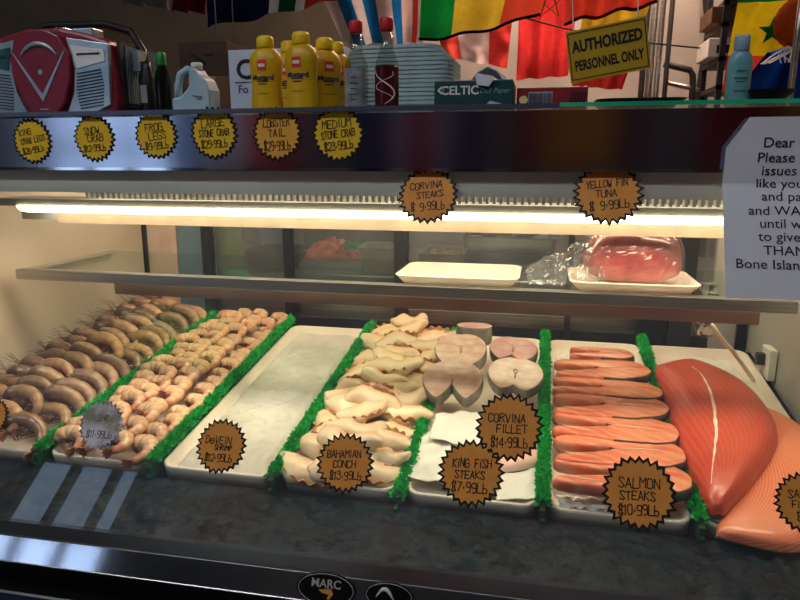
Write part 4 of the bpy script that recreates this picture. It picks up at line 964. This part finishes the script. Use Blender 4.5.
# sanitizer bottle
Y=.95; x=lx(735,Y); H=at(735,36,Y).z-ZLd
t=empty('sanitizer_bottle',(x,Y,ZLd),None,'translucent blue-green pump-less gel bottle with white cap on the ledge','bottle')
MB().lathe([(.0125,0),(.0148,.003),(.0148,H*.62),(.012,H*.74),(.0082,H*.80)],28,sy=.75).build('body',mat('blue_gel_plastic',(96,156,160),(130,182,184),scale=14,rough=.2,sss=.2),t,smooth=True)
MB().lathe([(.0084,H*.78),(.0092,H*.79),(.0092,H*.98),(.0084,H)],24).build('cap',mat('pale_blue_cap',(150,176,196),rough=.4),t,smooth=True)
b=MB()
for i,(w_,z_) in enumerate(((.012,.50),(.017,.40),(.010,.35),(.014,.22))): b.box((0,-.0114,H*z_),(w_,.0006,.0011))
b.build('printed_lines',M_inkg,t)
# black pans lying on the ledge
def pan(pxa,pxb,Y,label,h=.014,rz=0):
    xa_,xb_=lx(pxa,Y),lx(pxb,Y); c=(xa_+xb_)/2; w=(xb_-xa_)/2
    b=MB(); loops=[(.02,0),(.004,h*.8),(0,h),(.004,h),(.022,.002)]
    for d,hh in loops:
        for (X,Y_) in rrect(-w+d,w-d,-.06+d,.06-d,.02-d*.4,4): b.v.append(Vector((X,Y_,hh)))
    n=20
    for k in range(4):
        for q in range(n): q2=(q+1)%n; b.face([k*n+q,k*n+q2,(k+1)*n+q2,(k+1)*n+q])
    b.face(list(range(n))[::-1]); b.face([4*n+q for q in range(n)])
    o=b.build('black_pan',M_black,None); o.location=(c,Y+.06,ZLd); o.rotation_euler.z=R_(rz); return tag(o,label,'pan')
pan(596,690,.95,'flat black pan on the ledge left of the gel bottle')
pan(746,800,.93,'black pan on the ledge right of the gel bottle',.02)
# ------------------------------------------------------------------ hanging flags
def flag(name,q,Y,cols,label,vert=True,amp=.03,fr=2.5,seed=0,sag=0,hem=None,tr=.45,str_=True):
    """cols: list of (end fraction, colour)"""
    P=[at(x,y,Y) for x,y in q]; c=(P[0]+P[1])/2
    def f(u,v):
        p=P[0].lerp(P[1],u).lerp(P[3].lerp(P[2],u),v)-c
        s=math.sin(u*fr*6.28+seed)*amp*(.3+.7*v)+noise.noise(Vector((u*4,v*3,seed)))*amp
        p=p+Vector((0,s,-sag*math.sin(math.pi*u)*v)); return p
    ms=[]
    for i,(e,cc) in enumerate(cols): ms.append(cloth(name+'_cloth_%d'%i,cc,tr))
    def mf(u,v):
        k=u if vert else v
        for i,(e,_) in enumerate(cols):
            if k<=e: return i
        return len(cols)-1
    t=empty(name,c,None,label,'flag','flags hung across the room')
    MB().grid(f,60,36,mf=mf).build('cloth',ms,t,smooth=True)
    if hem: MB().tube([f(i/30,1) for i in range(31)],.004,6).build('hem',cloth('dark_hem',hem,.1),t)
    if str_:
        b=MB(); b.tube([f(0,0),f(.5,0)+Vector((0,0,.004)),f(1,0)],.003,6)
        for u in (0,1): p=Vector(f(u,0)); b.tube([p,(p.x,p.y,ROOMZ-c.z)],.0015,5)
        b.build('hanging_cord',M_dark,t)
    return t,f
flag('hanging_flag',[(112,-46),(172,-46),(172,9),(118,4)],2.6,[(1,(120,122,120))],'plain grey-white flag edge at the top left',seed=1)
flag('hanging_flag',[(173,-50),(212,-50),(208,13),(170,11)],2.5,[(1,(96,20,22))],'dark red flag edge beside the navy flag at the top',seed=2,tr=.2)
flag('hanging_flag',[(206,-60),(352,-74),(338,1),(207,28)],2.2,[(.50,(14,18,44)),(.56,(180,182,180)),(.66,(22,66,40)),(.74,(180,176,170)),(1,(140,44,30))],'dark navy, green and red flag with thin white bands at the top',seed=3,amp=.02,tr=.15)
flag('hanging_flag',[(298,-60),(430,-60),(422,44),(344,44)],2.5,[(.13,(196,196,200)),(.27,(30,110,180)),(.38,(206,200,200)),(.52,(30,110,180)),(.66,(214,200,200)),(.76,(30,110,180)),(.88,(220,196,192)),(.93,(200,70,60)),(1,(220,212,210))],'blue and white vertically striped flag behind the sauce bottles',seed=4,amp=.02,tr=.6)
t,f=flag('hanging_flag',[(424,-50),(566,-60),(540,13),(420,40)],1.9,[(.27,(20,140,60)),(.67,(226,200,60)),(1,(226,84,54))],'green, yellow and red flag with a dark hem at the top centre',seed=5,amp=.015,sag=.012,hem=(14,16,10),tr=.55)
flag('hanging_flag',[(434,18),(512,22),(507,68),(444,57)],2.75,[(.28,(240,90,76)),(.72,(240,220,220)),(1,(240,76,70))],'red and white flag hanging behind the green carton',seed=6,amp=.02,tr=.7,str_=False)
t,f=flag('hanging_flag',[(522,-50),(584,-50),(568,76),(516,80)],2.4,[(1,(244,70,70))],'plain red flag with a green star outline near its top',seed=7,amp=.02,tr=.65)
def starpts(R): return [((R if i%2==0 else R*.40)*math.sin(math.pi*i/5),(R if i%2==0 else R*.40)*math.cos(math.pi*i/5)) for i in range(10)]
p=at(550,2,2.33)-t.location; S=starpts(.055)
S=[(.05*math.sin(4*math.pi*i/5),.055*math.cos(4*math.pi*i/5)) for i in range(6)]
MB().tube([(p.x+a,p.y,p.z+c) for a,c in S],.004,6).build('star_outline',cloth('flag_star_green',(60,130,60),.3),t)
flag('hanging_flag',[(565,-60),(680,-66),(656,3),(565,23)],1.75,[(1,(224,74,54))],'plain red-orange flag above the yellow sign',seed=8,amp=.02,hem=(90,12,14),tr=.5)
flag('hanging_flag',[(584,6),(650,4),(622,90),(572,86)],2.8,[(.32,(226,190,50)),(.62,(230,214,208)),(1,(222,70,70))],'yellow, white and red flag behind the yellow sign',vert=False,seed=9,amp=.02,tr=.6,str_=False)
t,f=flag('hanging_flag',[(738,-2),(800,-6),(782,92),(721,92)],2.2,[(.05,(16,110,60)),(.60,(236,210,30)),(1,(226,70,56))],'yellow and red flag with a green star behind the gel bottle',vert=False,seed=10,amp=.012,fr=1.3,tr=.3,str_=False)
p=at(773,31,2.15)-t.location
MB().prism([(p.x+a,p.z+c) for a,c in starpts(.040)],p.y,p.y+.003).build('star',cloth('flag_star_green2',(10,120,50),.2),t)
pa,pb_=at(440,-12,2.0),at(700,48,2.0)
tag(MB().tube([pa.lerp(pb_,i/20)+Vector((0,0,-.03*math.sin(math.pi*i/20))) for i in range(21)],.0025,5).build('hanging_string',M_dark,None),'thin dark string slanting down across the red flags','string')
# ------------------------------------------------------------------ sign
Y=1.4; pc=at(608,50,Y); W=(at(650,42,Y).x-at(567,58,Y).x)*.985; H=at(608,24,Y).z-at(608,77,Y).z
t=empty('warning_sign',pc,RY(-9.5),'yellow sign reading authorized personnel only, hanging tilted above the ledge','sign')
MB().box((0,.004,0),(W,.004,H)).build('board',mat('sign_yellow',(186,152,18),(196,162,26),scale=8,rough=.45),t,bevel=.0005)
b=MB(); iw,ih=W*.475,H*.445
for a,c in (((0,-.0002,ih),(2*iw,.001,.0018)),((0,-.0002,-ih),(2*iw,.001,.0018)),((iw,-.0002,0),(.0018,.001,2*ih)),((-iw,-.0002,0),(.0018,.001,2*ih))): b.box(Vector(a)+Vector((0,.0018,0)),c)
b.build('border_line',M_ink,t)
o=text('lettering','AUTHORIZED',.0300,M_ink,t,(0,.0014,H*.17),bold=.0013,sx=.70)
o=text('lettering','PERSONNEL ONLY',.0265,M_ink,t,(0,.0014,-H*.20),bold=.0010,sx=.58)
b=MB()
for s_ in (-1,1): b.tube([(s_*W*.40,.004,H*.46),(s_*W*.42+.05,.02,.6),(s_*W*.42+.1,.02,ROOMZ-pc.z-.05)],.0012,5)
b.build('hanging_wire',M_white,t)
# ------------------------------------------------------------------ right rear: pipes, rack
for i,(px,r,m) in enumerate(((643,.012,M_dark),(650,.016,M_brush),(658,.012,M_brush),(667,.010,M_dark))):
    p=at(px,60,3.1-.05*i); tag(MB().tube([(p.x,p.y,0.0),(p.x,p.y,1.5),(p.x+.01,p.y,ROOMZ)],r,12).build('wall_pipe',m,None,smooth=True),['leftmost dark vertical pipe of the pipe bundle by the back wall','thick steel vertical pipe, second of the bundle by the back wall','thinner steel vertical pipe, third of the bundle by the back wall','rightmost dark vertical pipe of the bundle by the back wall'][i],'pipe','vertical pipes by the back wall')
P=[at(x,y,YB-.03) for x,y in ((706,-80),(705,0),(708,30),(703,60),(698,90),(696,120))]
tag(MB().tube([interp(P,i/30) for i in range(31)],.010,8).build('wall_cable',M_dark,None,smooth=True),'dark loose cable running down the pale back wall','cable')
P=[at(x,y,3.15) for x,y in ((664,64),(690,70),(693,76),(692,100))]
tag(MB().tube([P[0],P[1],P[2],P[3],Vector((P[3].x,P[3].y,.02))],.014,8).build('bent_pipe',M_dark,None,smooth=True),'dark pipe bent down to the right of the pipe bundle','pipe')
P=[at(x,y,3.15) for x,y in ((664,82),(690,88),(706,92))]
tag(MB().tube(P+[P[-1]+Vector((0,0,-1.6))],.011,8).build('bent_pipe',M_brush,None,smooth=True),'low horizontal steel pipe right of the pipe bundle','pipe')
xr0=at(713,60,2.9).x; xr1=at(775,60,2.9).x
t=empty('storage_rack',((xr0+xr1)/2,2.95,0),None,'black open storage rack against the back wall behind the yellow flag','rack')
W=(xr1-xr0)/2
for z_ in (at(720,8,2.9).z,at(720,29,2.9).z,at(720,62,2.9).z,at(720,90,2.9).z): MB().box((0,0,z_),(2*W,.3,.018)).build('shelf_board',M_dark,t)
for sx in (-1,1):
    for sy in (-1,1): MB().box((sx*(W-.01),sy*.14,1.15),(.02,.02,2.3)).build('upright',M_dark,t)
z_=at(720,62,2.9).z+.010
t=empty('white_carton',(at(725,50,2.85).x,2.93,z_),None,'white carton on the black storage rack','box'); hc=at(725,36,2.8).z-z_
MB().box((0,0,hc/2),(.13,.2,hc)).build('body',M_white,t,bevel=.003)
MB().box((-.01,-.1005,hc*.4),(.05,.001,.03)).build('label_patch',M_ink,t)
z_=at(720,29,2.9).z+.010
t=tag(MB().box((0,0,.03),(.12,.2,.06)).build('brown_carton',M_card,None,bevel=.003),'low brown carton on the rack shelf above the white carton','box'); t.location=(at(727,20,2.85).x,2.93,z_)
# orange round lantern + blue cloth at right
p=at(803,22,1.7); rr=.058
t=empty('paper_lantern',p,None,'round dull orange lantern hanging at the right edge','lantern')
MB().lathe([(.012,-rr*.95)]+[(rr*math.cos(a)*(1+.02*math.cos(a*24)),rr*math.sin(a)) for a in [math.pi*(-.42+.84*i/24) for i in range(25)]]+[(.012,rr*.95)],32).build('shade',cloth('orange_lantern_paper',(190,90,40),.4),t,smooth=True)
MB().tube([(0,0,rr*.9),(0,0,ROOMZ-p.z)],.0015,5).build('hanging_cord',M_dark,t)
b=MB()
for i in range(9): b.tube([(-.02,-.01,-rr*.8),(-.03+random.uniform(-.02,.02),-.01,-rr*1.1),(-.05+random.uniform(-.04,.04),-.01+random.uniform(-.02,.02),-rr*1.5)],.0015,5)
b.build('white_tassel',M_white,t)
pq=[at(x,y,2.05) for x,y in ((768,52),(812,40),(815,110),(728,104))]; c=(pq[0]+pq[1])/2
t=empty('blue_cloth',c,None,'blue cloth hanging at the far right below the lantern','cloth')
MB().grid(lambda u,v: pq[0].lerp(pq[1],u).lerp(pq[3].lerp(pq[2],u),v)-c+Vector((0,.03*math.sin(u*11+v),0)),24,16).build('fabric',cloth('blue_fabric',(24,70,150),.2),t,smooth=True,solid=.002)
MB().tube([Vector((0,0,0)),(0,.0,ROOMZ-c.z)],.002,5).build('hanging_cord',M_dark,t)
p=at(797,40,1.49); tag(MB().tube([(p.x,p.y,ZLd),(p.x,p.y,1.75)],.006,10).build('steel_rod',M_brush,None,smooth=True),'thin upright steel rod at the right end of the ledge','rod').location=(0,0,0)
# ------------------------------------------------------------------ behind the case, seen through the rear doors
zc=1.02; xk0,xk1=-1.9,1.0
t=empty('work_counter',(-.45,2.1,0),None,'long grey work counter behind the display case','counter')
MB().box((0,0,zc-.02),(xk1-xk0,.6,.04)).build('worktop',M_brush,t,bevel=.003)
MB().box((0,.02,.49),(xk1-xk0-.06,.52,.94)).build('cabinet_body',M_dark,t)
for i in range(5):
    d=MB().box((-1.14+.57*i,-.245,.5),(.52,.015,.86)).build('cabinet_door',mat('cabinet_door_%d'%i,[(58,56,58),(88,70,62),(64,66,70),(96,74,66),(56,56,60)][i],scale=8,rough=.4),t,bevel=.003)
    MB().box((-1.14+.57*i+.2,-.262,.8),(.012,.016,.12)).build('door_handle',M_brush,d)
def fx(px,Y): return at(px,262,Y).x
# tray of orange cooked food
xo=fx(330,1.95); t=empty('food_pan',(xo,1.98,zc),None,'steel pan of orange cooked seafood on the rear work counter','pan')
MB().box((0,0,.012),(.26,.2,.024)).build('pan_body',M_brush,t,bevel=.006)
b=MB().grid(lambda u,v:((u-.5)*.24,(v-.5)*.18,.022+.055*math.sin(math.pi*u)*math.sin(math.pi*v)+.018*noise.noise(Vector((u*9,v*9,0)))+.008*noise.noise(Vector((u*30,v*30,0)))),50,40)
f_=b.build('orange_food',mat('orange_food',(150,56,20),(226,110,50),scale=34,rough=.4),t,smooth=True)
b=MB(); 
for i in range(26):
    x=.085+random.uniform(-.035,.035); y=random.uniform(-.08,.0); q=len(b.v); c=Vector((x,y,.06)); u=Vector((random.uniform(-1,1),random.uniform(-1,1),random.uniform(.2,1))).normalized()*.03; w=u.cross(Vector((random.random(),1,.3))).normalized()*.009
    b.v+=[c,c+u*.5+w,c+u,c+u*.5-w]; b.face([q,q+1,q+2,q+3])
g_=b.build('lettuce_garnish',M_green,t); g_['kind']='stuff'
def block(name,pxa,pxb,Y,D,H,m,label,cat,rz=0,z=zc,bev=.004):
    a,c=fx(pxa,Y),fx(pxb,Y); o=MB().box((0,0,H/2),(c-a,D,H)).build(name,m,None,bevel=bev); o.location=((a+c)/2,Y+D/2,z); o.rotation_euler.z=R_(rz); return tag(o,label,cat)
def tub(name,pxa,pxb,Y,D,H,m,label,cat,rz=0,z=zc):
    a,c=fx(pxa,Y),fx(pxb,Y); w=(c-a)/2; t=empty(name,((a+c)/2,Y+D/2,z),RZ(rz),label,cat); b=MB(); r=.02
    loops=[(.012,0),(.003,H-.004),(0,H),(.004,H),(.008,H-.006),(.018,.004)]
    for d,h in loops:
        for (x,y) in rrect(-w+d,w-d,-D/2+d,D/2-d,r-d*.5,4): b.v.append(Vector((x,y,h)))
    n=20
    for k in range(5):
        for q in range(n): q2=(q+1)%n; b.face([k*n+q,k*n+q2,(k+1)*n+q2,(k+1)*n+q])
    b.face(list(range(n))[::-1]); b.face([5*n+q for q in range(n)]); b.build('tub_body',m,t); return t,w
M_beige=mat('beige_plastic',(150,136,112),(170,154,128),scale=14,rough=.5)
tub('storage_tub',356,402,1.84,.16,.075,M_beige,'beige storage tub right of the orange food on the rear counter','tub')
t,w=tub('storage_tub',416,462,1.86,.2,.06,M_beige,'beige storage tub behind the empty foam tray','tub')
MB().grid(lambda u,v:((u-.5)*2*(w-.022),(v-.5)*.15,.05+.012*noise.noise(Vector((u*8,v*8,1)))),20,14).build('contents',mat('yellow_brown_food',(120,92,44),(176,150,90),scale=30,rough=.5),t)
t,w=tub('steel_tray',458,556,2.02,.22,.05,M_brush,'wide steel tray of dark scraps on the rear counter',cat='tray',rz=4)
t.location.z=zc+.045
b=MB()
for i in range(26):
    x=random.uniform(-w+.04,w-.04); y=random.uniform(-.07,.07); b.box((x,y,.045+random.uniform(0,.01)),(random.uniform(.02,.05),random.uniform(.01,.02),.012),0,RZ(random.uniform(0,180))@RX(random.uniform(-20,20)))
g_=b.build('scraps',mat('dark_scraps',(52,34,26),(150,80,60),scale=40,rough=.5),t); g_['kind']='stuff'
block('low_box',460,552,2.0,.24,.045,M_dark,'dark low box under the steel tray on the rear counter','box')
tub('black_tub',238,300,1.86,.2,.05,M_dark,'black tub left of the orange food on the rear counter','tub')
tub('steel_bowl_tub',255,292,2.1,.16,.10,M_brush,'steel tub at the back of the rear counter','tub')
# lime and aqua glass reflections, built as coloured sheets behind the rear doors
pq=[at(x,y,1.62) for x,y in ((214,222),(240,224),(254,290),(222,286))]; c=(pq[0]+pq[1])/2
t=empty('lime_reflection',c,None,'lime green apron built as a cloth sheet behind the rear doors left of centre','reflection')
MB().grid(lambda u,v: pq[0].lerp(pq[1],u).lerp(pq[3].lerp(pq[2],u),v)-c+Vector((0,.012*math.sin(u*9+v*3),0)),20,20).build('fabric',cloth('lime_reflection_cloth',(150,190,40),.2),t,smooth=True,solid=.002)
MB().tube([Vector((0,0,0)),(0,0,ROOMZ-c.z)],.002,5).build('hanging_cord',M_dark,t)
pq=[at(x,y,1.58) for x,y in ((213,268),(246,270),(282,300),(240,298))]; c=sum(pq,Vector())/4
t=empty('aqua_gleam',c,None,'aqua green rubber glove built as a sheet low behind the rear doors','gleam')
MB().grid(lambda u,v: pq[0].lerp(pq[1],u).lerp(pq[3].lerp(pq[2],u),v)-c+Vector((0,-.02*math.sin(math.pi*u)-.006*math.sin(v*9),0)),20,14).build('reflected',cloth('aqua_gleam_sheet',(60,220,170),.2),t,smooth=True,solid=.004)
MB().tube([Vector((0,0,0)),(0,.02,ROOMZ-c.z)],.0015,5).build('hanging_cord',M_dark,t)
# rear worktable below (the dark space under the shelf line)
# ------------------------------------------------------------------ behind the viewer (mirrored in the chrome)
def rflag(x,y,z,w,h,cols,label,vert=True,rz=0):
    c=Vector((x,y,z)); ms=[cloth('mirrored_cloth_%d'%i,cc,.4) for i,(e,cc) in enumerate(cols)]
    t=empty('hanging_flag',c,RZ(rz),label,'flag','flags hung behind the viewer')
    def mf(u,v):
        k=u if vert else v
        for i,(e,_) in enumerate(cols):
            if k<=e: return i
        return len(cols)-1
    MB().grid(lambda u,v:((u-.5)*w,.03*math.sin(u*14+z*9),-h*v),40,16,mf=mf).build('cloth',ms,t,smooth=True,solid=.002)
    b=MB()
    for u in (-.5,.5): b.tube([(u*w,.03*math.sin((u+.5)*14+z*9),0),(u*w,0,ROOMZ-z)],.002,5)
    b.build('hanging_cord',M_dark,t)
rflag(-1.5,-1.3,1.95,.7,.65,[(.33,(30,90,170)),(.66,(220,220,220)),(1,(200,50,50))],'blue, white and red flag mirrored in the chrome header')
rflag(-.55,-1.2,1.92,.6,.65,[(.3,(40,42,84)),(.42,(150,140,156)),(.62,(150,40,54)),(.74,(140,134,150)),(1,(56,52,80))],'navy, grey and dark red striped flag mirrored in the chrome header')
rflag(.15,-1.3,1.95,.6,.65,[(.2,(110,34,60)),(.75,(160,110,50)),(1,(90,66,84))],'amber and plum flag mirrored in the chrome header')
rflag(.9,-1.2,1.95,.6,.65,[(.5,(120,28,40)),(.62,(160,130,50)),(1,(22,22,30))],'red, yellow and black flag mirrored in the chrome header')
rflag(-.75,-.85,2.75,1.1,.5,[(.3,(90,40,80)),(.5,(30,30,50)),(.62,(200,120,40)),(1,(200,30,40))],'plum, navy, ochre and red flag mirrored in the bottom trim')
rflag(-1.7,-.9,2.6,.5,.35,[(1,(150,230,60))],'lime green flag mirrored in the sloping glass')
# ------------------------------------------------------------------ lights and world
def area(name,loc,size,sy,power,col,rot=(0,0,0),spread=180):
    l=bpy.data.lights.new(name,'AREA'); l.shape='RECTANGLE'; l.size=size; l.size_y=sy; l.energy=power; l.color=col; l.spread=R_(spread)
    o=bpy.data.objects.new(name,l); C.objects.link(o); o.location=loc; o.rotation_euler=rot; return o
# ceiling fixtures
def fixture(x,y,name,label,power,col):
    t=empty('ceiling_light',(x,y,ROOMZ),None,label,'ceiling light','ceiling lights of the shop')
    MB().box((0,0,-.02),(1.2,.3,.04)).build('frame',M_white,t,bevel=.004)
    MB().box((0,0,-.043),(1.12,.24,.006)).build('diffuser',mat('lit_panel_'+name,(240,240,240),emit=col,estr=power),t)
fixture(.25,2.85,'b','warm ceiling light panel over the back right of the room',58.0,(255,214,190))
fixture(-1.35,-.25,'c','ceiling light panel above and left of the viewer',19.0,(240,242,255))
fixture(.15,-.25,'d','ceiling light panel above and right of the viewer',9.0,(240,242,255))
w=bpy.data.worlds.new('World'); sc.world=w; w.use_nodes=True; w.node_tree.nodes['Background'].inputs[0].default_value=(.05,.06,.08,1); w.node_tree.nodes['Background'].inputs[1].default_value=.3
cd=bpy.data.cameras.new('Camera'); cam=bpy.data.objects.new('Camera',cd); C.objects.link(cam); cam.location=CP; cam.rotation_euler=(math.pi/2-PIT,0,YAW); cd.sensor_width=36; cd.lens=FPX/800*36; cd.clip_start=.02
sc.camera=cam
vs=sc.view_settings; vs.view_transform='Standard'; vs.look='None'; vs.gamma=1; vs.use_curve_mapping=False; vs.exposure=0
